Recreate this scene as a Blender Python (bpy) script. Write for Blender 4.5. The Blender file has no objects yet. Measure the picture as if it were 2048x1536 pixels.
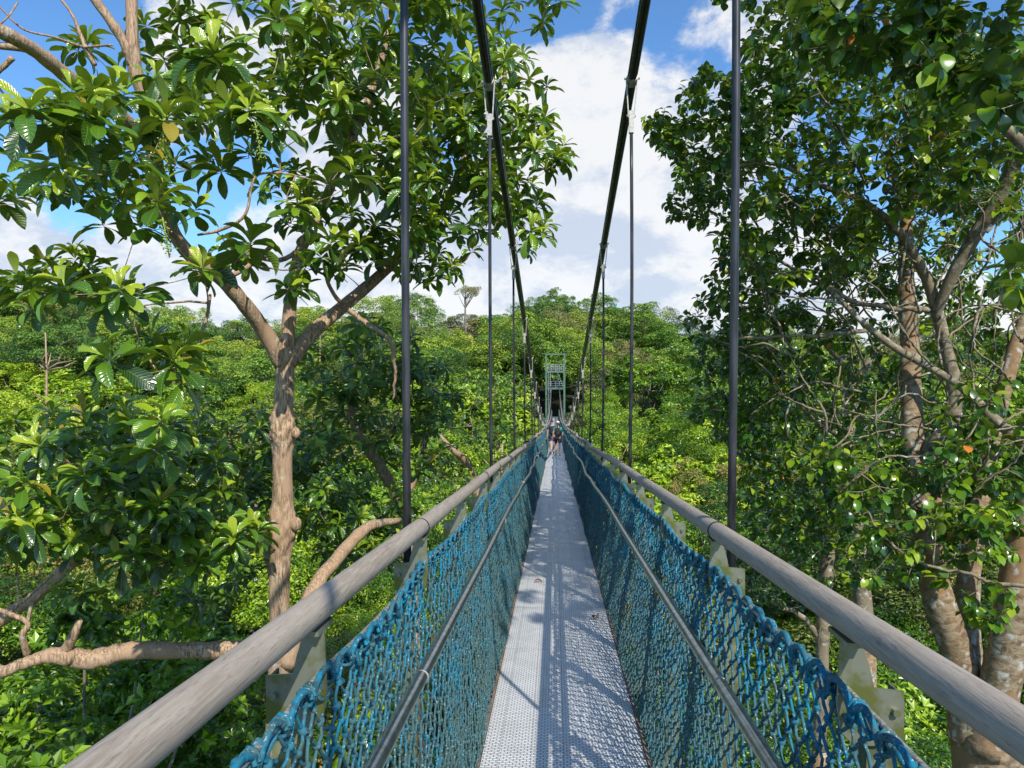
import bpy, math
import numpy as np
from mathutils import Vector

R = math.radians
SC = bpy.context.scene
COL = SC.collection
rng = np.random.default_rng(7)

# ------------------------------------------------------------------ camera
F = 1440.0
YAW = R(3.42)
CAM = np.array([-0.044, 0.0, 0.0])
FWD = np.array([-math.sin(YAW), math.cos(YAW), 0.0])
RGT = np.array([math.cos(YAW), math.sin(YAW), 0.0])
UPV = np.array([0.0, 0.0, 1.0])


def P(px, py, d):
    return CAM + FWD * d + RGT * ((px - 1024) / F * d) + UPV * ((768 - py) / F * d)


cd = bpy.data.cameras.new('camera')
cam = bpy.data.objects.new('camera', cd)
COL.objects.link(cam)
cam.location = CAM
cam.rotation_euler = (R(90), 0, YAW)
cd.sensor_width = 36.0
cd.lens = F / 2048 * 36.0
cd.clip_start = 0.05
cd.clip_end = 3000
SC.camera = cam

# ------------------------------------------------------------------ render settings
SC.view_settings.view_transform = 'Standard'
SC.view_settings.look = 'None'
SC.view_settings.exposure = 0
cy = SC.cycles
cy.max_bounces = 6
cy.diffuse_bounces = 3
cy.glossy_bounces = 2
cy.transmission_bounces = 3
cy.caustics_reflective = False
cy.caustics_refractive = False
cy.use_denoising = True
SC.render.use_persistent_data = False

# ------------------------------------------------------------------ light
SUN_EL = R(42)
SDIR = np.array([0.426, -0.905, 0.0])
SDIR = SDIR / np.linalg.norm(SDIR)
sun_vec = Vector((SDIR[0] * math.cos(SUN_EL), SDIR[1] * math.cos(SUN_EL), math.sin(SUN_EL)))
sl = bpy.data.lights.new('sun', 'SUN')
sl.energy = 5.0
sl.angle = R(0.53)
sl.color = (1.0, 0.95, 0.85)
so = bpy.data.objects.new('sun', sl)
COL.objects.link(so)
so.location = (20, -30, 40)
so.rotation_euler = sun_vec.to_track_quat('Z', 'Y').to_euler()


# ------------------------------------------------------------------ node helpers
class NT:
    def __init__(s, tree):
        s.t = tree
        s.n = tree.nodes
        s.l = tree.links

    def new(s, typ, **kw):
        n = s.n.new(typ)
        for k, v in kw.items():
            if k.startswith('i_'):
                key = k[2:]
                key = int(key) if key.isdigit() else key
                n.inputs[key].default_value = v
            else:
                setattr(n, k, v)
        return n

    def link(s, a, b):
        s.l.new(a, b)

    def math(s, op, a, b=0.0, c=None, clamp=False):
        n = s.n.new('ShaderNodeMath')
        n.operation = op
        n.use_clamp = clamp
        for i, v in enumerate((a, b) if c is None else (a, b, c)):
            if isinstance(v, (int, float)):
                n.inputs[i].default_value = v
            else:
                s.link(v, n.inputs[i])
        return n.outputs[0]

    def vmath(s, op, a, b=None, out=0):
        n = s.n.new('ShaderNodeVectorMath')
        n.operation = op
        for i, v in enumerate((a, b)):
            if v is None:
                continue
            if isinstance(v, (tuple, list)):
                n.inputs[i].default_value = v
            else:
                s.link(v, n.inputs[i])
        return n.outputs[out]

    def mix(s, fac, a, b, blend='MIX'):
        n = s.n.new('ShaderNodeMix')
        n.data_type = 'RGBA'
        n.blend_type = blend
        for k, v in ((0, fac), (6, a), (7, b)):
            if isinstance(v, (int, float)):
                n.inputs[k].default_value = v
            elif isinstance(v, (tuple, list)):
                n.inputs[k].default_value = (*v[:3], 1)
            else:
                s.link(v, n.inputs[k])
        return n.outputs[2]

    def ramp(s, fac, stops):
        n = s.n.new('ShaderNodeValToRGB')
        cr = n.color_ramp
        while len(cr.elements) < len(stops):
            cr.elements.new(0.5)
        for e, (p, c) in zip(cr.elements, stops):
            e.position = p
            e.color = (*c, 1) if len(c) == 3 else c
        s.link(fac, n.inputs[0])
        return n.outputs[0]

    def maprange(s, v, a, b, c=0.0, d=1.0, interp='SMOOTHSTEP'):
        n = s.n.new('ShaderNodeMapRange')
        n.interpolation_type = interp
        s.link(v, n.inputs[0])
        for i, x in enumerate((a, b, c, d)):
            n.inputs[i + 1].default_value = x
        return n.outputs[0]

    def noise(s, vec, scale, detail=4, rough=0.55, dist=0.0):
        n = s.n.new('ShaderNodeTexNoise')
        n.inputs['Scale'].default_value = scale
        n.inputs['Detail'].default_value = detail
        n.inputs['Roughness'].default_value = rough
        n.inputs['Distortion'].default_value = dist
        if vec is not None:
            s.link(vec, n.inputs['Vector'])
        return n.outputs[0]

    def mapping(s, vec, scale=(1, 1, 1), rot=(0, 0, 0)):
        n = s.n.new('ShaderNodeMapping')
        n.inputs['Scale'].default_value = scale
        n.inputs['Rotation'].default_value = rot
        s.link(vec, n.inputs['Vector'])
        return n.outputs[0]


def new_mat(name):
    m = bpy.data.materials.new(name)
    m.use_nodes = True
    m.node_tree.nodes.clear()
    t = NT(m.node_tree)
    out = t.new('ShaderNodeOutputMaterial')
    bs = t.new('ShaderNodeBsdfPrincipled')
    t.link(bs.outputs[0], out.inputs[0])
    return m, t, bs, out


def setc(t, bs, key, v):
    if isinstance(v, (int, float)):
        bs.inputs[key].default_value = v
    elif isinstance(v, (tuple, list)):
        bs.inputs[key].default_value = (*v[:3], 1)
    else:
        t.link(v, bs.inputs[key])


def bump(t, bs, h, strength=0.3, dist=0.01):
    b = t.new('ShaderNodeBump')
    b.inputs['Strength'].default_value = strength
    b.inputs['Distance'].default_value = dist
    t.link(h, b.inputs['Height'])
    t.link(b.outputs[0], bs.inputs['Normal'])


def objc(t):
    return t.new('ShaderNodeTexCoord').outputs['Object']


# ------------------------------------------------------------------ world
w = bpy.data.worlds.new('World')
SC.world = w
w.use_nodes = True
w.node_tree.nodes.clear()
t = NT(w.node_tree)
wo = t.new('ShaderNodeOutputWorld')
sky = t.new('ShaderNodeTexSky', sky_type='NISHITA')
sky.sun_disc = False
sky.sun_elevation = SUN_EL
sky.sun_rotation = math.atan2(SDIR[0], SDIR[1])
sky.air_density = 1.0
sky.dust_density = 0.3
sky.ozone_density = 2.5
bg1 = t.new('ShaderNodeBackground')
bg1.inputs[1].default_value = 0.14
skyc = t.mix(1.0, sky.outputs[0], (0.80, 1.17, 1.46), 'MULTIPLY')
t.link(skyc, bg1.inputs[0])
tc = t.new('ShaderNodeTexCoord')
dirv = t.vmath('NORMALIZE', tc.outputs['Generated'])


def pxdir(px, py):
    v = P(px, py, 1.0) - CAM
    return tuple(v / np.linalg.norm(v))


sep = t.new('ShaderNodeSeparateXYZ')
t.link(dirv, sep.inputs[0])
# domain for the clouds: the direction, flattened towards the horizon
cvec = t.mapping(dirv, (1.0, 1.0, 1.55))
n1 = t.noise(cvec, 3.4, 9, 0.56, 0.25)
n2 = t.noise(cvec, 8.0, 10, 0.66, 0.2)
bias = None
# (px, py, radius in degrees, weight)
for (px, py, rad, wt) in [(1180, 380, 12, .32), (1120, 200, 7, .30), (1300, 460, 7, .25), (1350, 560, 8, .30), (1230, 60, 8, .13),
                          (300, 120, 8, .30), (620, 300, 13, .24), (130, 520, 10, .30), (560, 580, 11, .28), (880, 560, 9, .28),
                          (1480, 150, 8, .24), (1700, 600, 14, .26), (1500, 360, 6, .12),
                          (60, 30, 10, -.40), (1090, -10, 5, -.30), (1370, 150, 5, -.22), (470, 420, 7, -.36), (1340, 420, 4, -.16), (1250, 520, 4, -.12),
                          (60, 330, 6, -.25), (1850, 330, 12, -.30), (250, 430, 6, -.25), (1250, 590, 3, -.2)]:
    dp = t.vmath('DOT_PRODUCT', dirv, pxdir(px, py), out=1)
    m = t.maprange(dp, math.cos(R(rad)), 1.0, 0.0, wt)
    bias = m if bias is None else t.math('ADD', bias, m)
cov = t.math('ADD', t.math('ADD', t.math('MULTIPLY', n1, 0.85), t.math('MULTIPLY', n2, 0.52)), bias)
hor = t.maprange(sep.outputs[2], 0.0, 0.30, 0.10, 0.0)
cov = t.math('SUBTRACT', t.math('ADD', cov, hor), 0.06)
mask = t.maprange(cov, 0.665, 0.80)
n3 = t.noise(t.vmath('ADD', cvec, (0.03, -0.04, 0.06)), 3.4, 9, 0.56, 0.25)
n4 = t.noise(t.vmath('ADD', cvec, (0.015, -0.02, 0.03)), 8.0, 10, 0.66, 0.2)
shade = t.maprange(t.math('ADD', t.math('SUBTRACT', n1, n3), t.math('MULTIPLY', t.math('SUBTRACT', n2, n4), 0.8)), -0.12, 0.10)
ccol = t.mix(shade, (0.62, 0.71, 0.88), (1.08, 1.07, 1.05))
thick = t.maprange(cov, 0.66, 0.95)
ccol = t.mix(t.math('MULTIPLY', thick, 0.25), ccol, (0.96, 0.98, 1.02))
bg2 = t.new('ShaderNodeBackground')
bg2.inputs[1].default_value = 0.92
t.link(ccol, bg2.inputs[0])
ms = t.new('ShaderNodeMixShader')
t.link(t.math('MULTIPLY', mask, 0.93), ms.inputs[0])
t.link(bg1.outputs[0], ms.inputs[1])
t.link(bg2.outputs[0], ms.inputs[2])
t.link(ms.outputs[0], wo.inputs[0])


# ------------------------------------------------------------------ materials
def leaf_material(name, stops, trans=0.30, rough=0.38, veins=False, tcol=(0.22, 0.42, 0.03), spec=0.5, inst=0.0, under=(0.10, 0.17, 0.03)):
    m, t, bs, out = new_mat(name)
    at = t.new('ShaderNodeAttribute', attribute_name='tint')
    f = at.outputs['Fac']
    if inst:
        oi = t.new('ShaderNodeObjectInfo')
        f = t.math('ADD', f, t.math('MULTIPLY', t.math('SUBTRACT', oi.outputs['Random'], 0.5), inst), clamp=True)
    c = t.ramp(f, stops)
    if veins:
        uv = t.new('ShaderNodeAttribute', attribute_name='luv')
        sp = t.new('ShaderNodeSeparateXYZ')
        t.link(uv.outputs['Vector'], sp.inputs[0])
        av = t.math('ABSOLUTE', sp.outputs[1])
        ph = t.math('SUBTRACT', t.math('MULTIPLY', sp.outputs[0], 13.0), t.math('MULTIPLY', av, 2.2))
        wv = t.math('SINE', t.math('MULTIPLY', ph, 6.2832))
        rib = t.maprange(wv, 0.55, 1.0)
        mid = t.maprange(av, 0.0, 0.09, 1.0, 0.0)
        vv = t.math('MAXIMUM', t.math('MULTIPLY', rib, 0.45), mid)
        c = t.mix(t.math('MULTIPLY', vv, 0.5), c, (0.26, 0.38, 0.08))
        b = t.new('ShaderNodeBump')
        b.inputs['Strength'].default_value = 0.45
        b.inputs['Distance'].default_value = 0.003
        t.link(t.math('ADD', wv, t.math('MULTIPLY', mid, -2)), b.inputs['Height'])
        t.link(b.outputs[0], bs.inputs['Normal'])
    geo = t.new('ShaderNodeNewGeometry')
    c2 = t.mix(t.math('MULTIPLY', geo.outputs['Backfacing'], 0.55), c, under)
    t.link(c2, bs.inputs['Base Color'])
    rr = t.math('ADD', t.math('MULTIPLY', geo.outputs['Backfacing'], 0.25), rough)
    t.link(rr, bs.inputs['Roughness'])
    bs.inputs['Specular IOR Level'].default_value = spec
    tr = t.new('ShaderNodeBsdfTranslucent')
    t.link(t.mix(0.55, c, tcol), tr.inputs[0])
    mx = t.new('ShaderNodeMixShader')
    mx.inputs[0].default_value = trans
    t.link(bs.outputs[0], mx.inputs[1])
    t.link(tr.outputs[0], mx.inputs[2])
    t.link(mx.outputs[0], out.inputs[0])
    return m


M = {}
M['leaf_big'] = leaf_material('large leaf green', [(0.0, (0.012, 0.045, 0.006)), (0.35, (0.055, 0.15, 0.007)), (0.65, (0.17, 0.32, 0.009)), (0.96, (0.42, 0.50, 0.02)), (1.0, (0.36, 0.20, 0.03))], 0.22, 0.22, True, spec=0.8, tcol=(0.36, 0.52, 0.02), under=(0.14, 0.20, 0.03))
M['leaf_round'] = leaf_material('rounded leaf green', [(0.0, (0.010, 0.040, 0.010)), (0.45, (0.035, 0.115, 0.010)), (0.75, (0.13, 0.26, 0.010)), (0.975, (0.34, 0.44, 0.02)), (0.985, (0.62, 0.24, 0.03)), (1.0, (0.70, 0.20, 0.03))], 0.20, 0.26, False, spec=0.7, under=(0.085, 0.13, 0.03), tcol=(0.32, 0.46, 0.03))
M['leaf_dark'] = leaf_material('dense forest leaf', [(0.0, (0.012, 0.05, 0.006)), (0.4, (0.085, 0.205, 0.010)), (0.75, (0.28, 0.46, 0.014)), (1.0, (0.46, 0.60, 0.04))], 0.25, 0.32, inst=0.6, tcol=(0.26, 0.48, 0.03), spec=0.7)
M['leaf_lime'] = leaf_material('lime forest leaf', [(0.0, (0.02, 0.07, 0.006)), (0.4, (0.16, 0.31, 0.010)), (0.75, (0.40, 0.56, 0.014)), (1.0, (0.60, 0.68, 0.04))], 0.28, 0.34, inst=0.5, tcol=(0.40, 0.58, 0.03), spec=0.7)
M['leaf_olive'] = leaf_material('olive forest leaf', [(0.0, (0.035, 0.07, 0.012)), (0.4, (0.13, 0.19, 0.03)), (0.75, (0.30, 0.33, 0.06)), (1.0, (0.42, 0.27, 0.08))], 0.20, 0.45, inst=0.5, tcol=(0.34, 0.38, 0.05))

M['far_leaf_dark'] = leaf_material('hazed hillside leaf', [(0.0, (0.035, 0.085, 0.025)), (0.4, (0.11, 0.235, 0.04)), (0.75, (0.27, 0.44, 0.05)), (1.0, (0.40, 0.50, 0.07))], 0.25, 0.45, inst=0.7, tcol=(0.30, 0.48, 0.05))  # far leaf ramps: distance haze put into the colour, paler and greyer
M['far_leaf_lime'] = leaf_material('bright hazed hillside leaf', [(0.0, (0.06, 0.12, 0.025)), (0.4, (0.23, 0.37, 0.035)), (0.75, (0.44, 0.57, 0.05)), (1.0, (0.55, 0.60, 0.08))], 0.28, 0.45, inst=0.5, tcol=(0.42, 0.56, 0.05))
M['far_leaf_olive'] = leaf_material('olive hazed hillside leaf', [(0.0, (0.06, 0.085, 0.035)), (0.4, (0.17, 0.20, 0.06)), (0.75, (0.33, 0.34, 0.10)), (1.0, (0.44, 0.30, 0.12))], 0.22, 0.5, inst=0.6, tcol=(0.38, 0.42, 0.10))


def bark_material(name, c1, c2, c3, lich=0.0, stretch=6.0, scale=14.0, bstr=0.9):
    m, t, bs, out = new_mat(name)
    o = objc(t)
    v = t.mapping(o, (scale, scale, scale / stretch))
    a = t.noise(v, 1.0, 8, 0.65, 0.6)
    big = t.noise(o, 1.6, 4, 0.6)
    c = t.mix(t.maprange(a, 0.38, 0.62), c1, c2)
    c = t.mix(t.maprange(big, 0.42, 0.66), c, c3)
    if lich > 0:
        vo = t.new('ShaderNodeTexVoronoi')
        vo.inputs['Scale'].default_value = 8.0
        wn = t.new('ShaderNodeTexNoise', i_Scale=9.0, i_Detail=4.0)
        t.link(o, wn.inputs['Vector'])
        off = t.vmath('MULTIPLY', t.vmath('SUBTRACT', wn.outputs['Color'], (0.5, 0.5, 0.5)), (0.22, 0.22, 0.30))
        t.link(t.vmath('ADD', o, off), vo.inputs['Vector'])
        nn = t.noise(o, 2.6, 4, 0.65)
        spot = t.math('MULTIPLY', t.maprange(vo.outputs['Distance'], 0.20, 0.46, 1.0, 0.0), t.maprange(nn, 0.60 - lich * 0.16, 0.66 - lich * 0.12))
        c = t.mix(t.math('MULTIPLY', spot, 0.85), c, (0.50, 0.51, 0.46))
        moss = t.maprange(t.noise(t.vmath('ADD', o, (3.0, 1.0, 7.0)), 3.3, 5, 0.7), 0.55, 0.68, 0.0, lich * 0.7)
        c = t.mix(moss, c, (0.13, 0.14, 0.06))
    t.link(c, bs.inputs['Base Color'])
    bs.inputs['Roughness'].default_value = 0.85
    bs.inputs['Specular IOR Level'].default_value = 0.25
    bump(t, bs, a, bstr, 0.03)
    return m


M['bark_tan'] = bark_material('fissured tan bark', (0.19, 0.12, 0.07), (0.60, 0.42, 0.27), (0.44, 0.29, 0.185), 0.35, 7.0, 48.0, 0.55)
M['bark_orange'] = bark_material('smooth lichened orange bark', (0.15, 0.10, 0.055), (0.36, 0.28, 0.18), (0.31, 0.18, 0.085), 0.9, 0.6, 9.0, 0.35)
M['bark_limb'] = bark_material('olive grey limb bark', (0.12, 0.095, 0.06), (0.34, 0.28, 0.19), (0.25, 0.20, 0.13), 0.5, 1.2, 16.0, 0.5)
M['bark_grey'] = bark_material('grey forest bark', (0.12, 0.09, 0.065), (0.30, 0.25, 0.20), (0.24, 0.19, 0.14), 0.4, 5.0, 10.0)


def simple(name, col, rough=0.5, metal=0.0, nscale=0, col2=None, lo=0.4, hi=0.6, b=0.0, stretch=(1, 1, 1), detail=5):
    m, t, bs, out = new_mat(name)
    bs.inputs['Roughness'].default_value = rough
    bs.inputs['Metallic'].default_value = metal
    if nscale:
        n = t.noise(t.mapping(objc(t), stretch), nscale, detail, 0.6)
        c = t.mix(t.maprange(n, lo, hi), col, col2 or tuple(x * 0.7 for x in col))
        t.link(c, bs.inputs['Base Color'])
        if b:
            bump(t, bs, n, b, 0.01)
    else:
        bs.inputs['Base Color'].default_value = (*col, 1)
    return m


# weathered round timber rail: fine grain along the bridge (object Y)
m, t, bs, out = new_mat('weathered grey timber')
o = objc(t)
g1 = t.noise(t.mapping(o, (130, 7, 130)), 1.0, 6, 0.7, 0.4)
g2 = t.noise(t.mapping(o, (9, 1.2, 9)), 1.0, 4, 0.6)
g3 = t.noise(t.mapping(o, (300, 22, 300)), 1.0, 3, 0.7)
c = t.mix(t.maprange(g1, 0.32, 0.68), (0.27, 0.215, 0.16), (0.42, 0.355, 0.28))
c = t.mix(t.math('MULTIPLY', t.maprange(g2, 0.4, 0.7), 0.55), c, (0.44, 0.365, 0.295))
c = t.mix(t.math('MULTIPLY', t.maprange(g3, 0.56, 0.72), 0.65), c, (0.13, 0.105, 0.085))
t.link(c, bs.inputs['Base Color'])
bs.inputs['Roughness'].default_value = 0.72
bump(t, bs, t.math('ADD', g1, t.math('MULTIPLY', g3, 0.5)), 0.35, 0.004)
M['timber'] = m

M['steel'] = simple('brushed stainless steel', (0.50, 0.51, 0.50), 0.28, 1.0, 30, (0.36, 0.37, 0.34), b=0.03)
M['plate'] = simple('mossy galvanised steel', (0.34, 0.35, 0.27), 0.34, 0.6, 13, (0.22, 0.24, 0.07), 0.42, 0.58, b=0.05)
M['post'] = simple('mossy olive steel', (0.11, 0.12, 0.055), 0.5, 0.2, 14, (0.24, 0.25, 0.12), 0.42, 0.66, b=0.06)
M['black'] = simple('black sheathed cable', (0.018, 0.018, 0.020), 0.38, 0.0, 18, (0.045, 0.045, 0.048), b=0.1, stretch=(1, 1, .2))
M['socket'] = simple('pale grey cast metal', (0.50, 0.48, 0.43), 0.5, 0.3, 40, (0.38, 0.36, 0.31))
M['wire'] = simple('grey wire rope', (0.50, 0.49, 0.45), 0.5, 0.4, 120, (0.25, 0.24, 0.21), b=0.4)
M['rust'] = simple('rusty brown steel', (0.17, 0.10, 0.06), 0.8, 0.1, 20, (0.28, 0.20, 0.14), b=0.2)
M['green'] = simple('pale green painted steel', (0.07, 0.15, 0.09), 0.5, 0.0, 3, (0.10, 0.19, 0.12))
M['galv'] = simple('galvanised grey steel', (0.42, 0.44, 0.45), 0.45, 0.4, 8, (0.30, 0.32, 0.33))
M['skin'] = simple('skin', (0.50, 0.28, 0.19), 0.55, 0, 30, (0.44, 0.24, 0.16))
M['teal'] = simple('teal fabric', (0.04, 0.30, 0.20), 0.85, 0, 30, (0.03, 0.22, 0.16))
M['navy'] = simple('navy fabric', (0.02, 0.03, 0.09), 0.85, 0, 30, (0.03, 0.045, 0.12))
M['blackcloth'] = simple('black fabric', (0.013, 0.013, 0.016), 0.85, 0, 30, (0.025, 0.025, 0.03))
M['whitecloth'] = simple('pale cap fabric', (0.72, 0.66, 0.62), 0.8, 0, 30, (0.62, 0.56, 0.52))
M['hair'] = simple('brown hair', (0.05, 0.028, 0.018), 0.6, 0, 60, (0.09, 0.05, 0.03))
M['limecloth'] = simple('lime fabric', (0.12, 0.42, 0.12), 0.8, 0, 30, (0.10, 0.34, 0.1))
M['brownleaf'] = simple('dry brown leaf', (0.28, 0.09, 0.04), 0.7, 0, 40, (0.16, 0.07, 0.05))
M['flower'] = simple('yellow green flower buds', (0.34, 0.42, 0.06), 0.6, 0, 40, (0.22, 0.32, 0.05))

# blue net rope: bright near the top, dirty teal grey lower down, pale flecks
m, t, bs, out = new_mat('weathered blue rope')
o = objc(t)
at = t.new('ShaderNodeAttribute', attribute_name='tint')
dirt = t.noise(o, 7.0, 5, 0.6)
dirt2 = t.noise(o, 60.0, 3, 0.6)
fl = t.noise(o, 160.0, 2, 0.5)
f = t.math('ADD', t.math('MULTIPLY', dirt, 1.0), t.math('ADD', t.math('MULTIPLY', dirt2, 0.75), t.math('MULTIPLY', at.outputs['Fac'], 0.22)))
c = t.mix(t.maprange(f, 0.66, 1.08), (0.008, 0.195, 0.310), (0.060, 0.125, 0.125))
dk = t.noise(t.vmath('ADD', o, (5.0, 2.0, 1.0)), 38.0, 3, 0.6)
c = t.mix(t.math('MULTIPLY', t.maprange(dk, 0.52, 0.66), 0.55), c, (0.012, 0.035, 0.045))
c = t.mix(t.maprange(fl, 0.63, 0.70), c, (0.36, 0.42, 0.42))
c = t.mix(t.math('MULTIPLY', t.maprange(dirt2, 0.60, 0.75), 0.5), c, (0.13, 0.12, 0.075))
t.link(c, bs.inputs['Base Color'])
bs.inputs['Roughness'].default_value = 0.7
bs.inputs['Specular IOR Level'].default_value = 0.18
bump(t, bs, t.noise(t.mapping(o, (1, 1, 1)), 220, 3, 0.7), 0.5, 0.002)
M['rope'] = m

# perforated aluminium deck: staggered raised slots in longitudinal strips
m, t, bs, out = new_mat('perforated aluminium grating')
o = objc(t)
br = t.new('ShaderNodeTexBrick')
br.inputs['Scale'].default_value = 1.0
br.inputs['Brick Width'].default_value = 0.034
br.inputs['Row Height'].default_value = 0.019
br.inputs['Mortar Size'].default_value = 0.0036
br.inputs['Mortar Smooth'].default_value = 0.4
br.inputs['Color1'].default_value = (1, 1, 1, 1)
br.inputs['Color2'].default_value = (.86, .86, .86, 1)
br.inputs['Mortar'].default_value = (0, 0, 0, 1)
t.link(o, br.inputs['Vector'])
sp = t.new('ShaderNodeSeparateXYZ')
t.link(o, sp.inputs[0])
seam = t.math('ABSOLUTE', t.math('SUBTRACT', t.math('FRACT', t.math('ADD', t.math('DIVIDE', sp.outputs[0], 0.166), 0.5)), 0.5))
seamm = t.maprange(seam, 0.0, 0.035, 1.0, 0.0)
cross = t.math('ABSOLUTE', t.math('SUBTRACT', t.math('FRACT', t.math('DIVIDE', sp.outputs[1], 1.2)), 0.5))
crossm = t.maprange(cross, 0.0, 0.006, 1.0, 0.0)
dn = t.noise(o, 5.0, 6, 0.65)
dn2 = t.noise(o, 45.0, 4, 0.65)
c = t.mix(t.maprange(dn, 0.35, 0.7), (0.92, 0.91, 0.89), (0.76, 0.75, 0.73))
c = t.mix(t.math('MULTIPLY', t.maprange(dn2, 0.5, 0.75), 0.45), c, (0.42, 0.40, 0.37))
c = t.mix(t.maprange(br.outputs['Color'], 0.0, 0.75, 0.80, 0.0), c, (0.06, 0.07, 0.08))
c = t.mix(t.math('MULTIPLY', t.math('MAXIMUM', seamm, crossm), 0.40), c, (0.08, 0.085, 0.09))
t.link(c, bs.inputs['Base Color'])
bs.inputs['Roughness'].default_value = 0.42
bs.inputs['Metallic'].default_value = 0.10
bump(t, bs, br.outputs['Color'], 0.35, 0.003)
M['deck'] = m

m, t, bs, out = new_mat('forest floor')
o = objc(t)
a = t.noise(o, 0.6, 8, 0.7)
c = t.mix(t.maprange(a, 0.4, 0.6), (0.025, 0.045, 0.012), (0.05, 0.05, 0.025))
t.link(c, bs.inputs['Base Color'])
bs.inputs['Roughness'].default_value = 0.95
bump(t, bs, a, 1.0, 0.5)
M['floor'] = m


# ------------------------------------------------------------------ mesh building
def empty(name, loc=(0, 0, 0), parent=None):
    o = bpy.data.objects.new(name, None)
    o.empty_display_size = 0.3
    COL.objects.link(o)
    o.location = loc
    if parent:
        o.parent = parent
    return o


def tag(o, label=None, cat=None, group=None, kind=None):
    if label: o['label'] = label
    if cat: o['category'] = cat
    if group: o['group'] = group
    if kind: o['kind'] = kind
    return o


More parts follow.
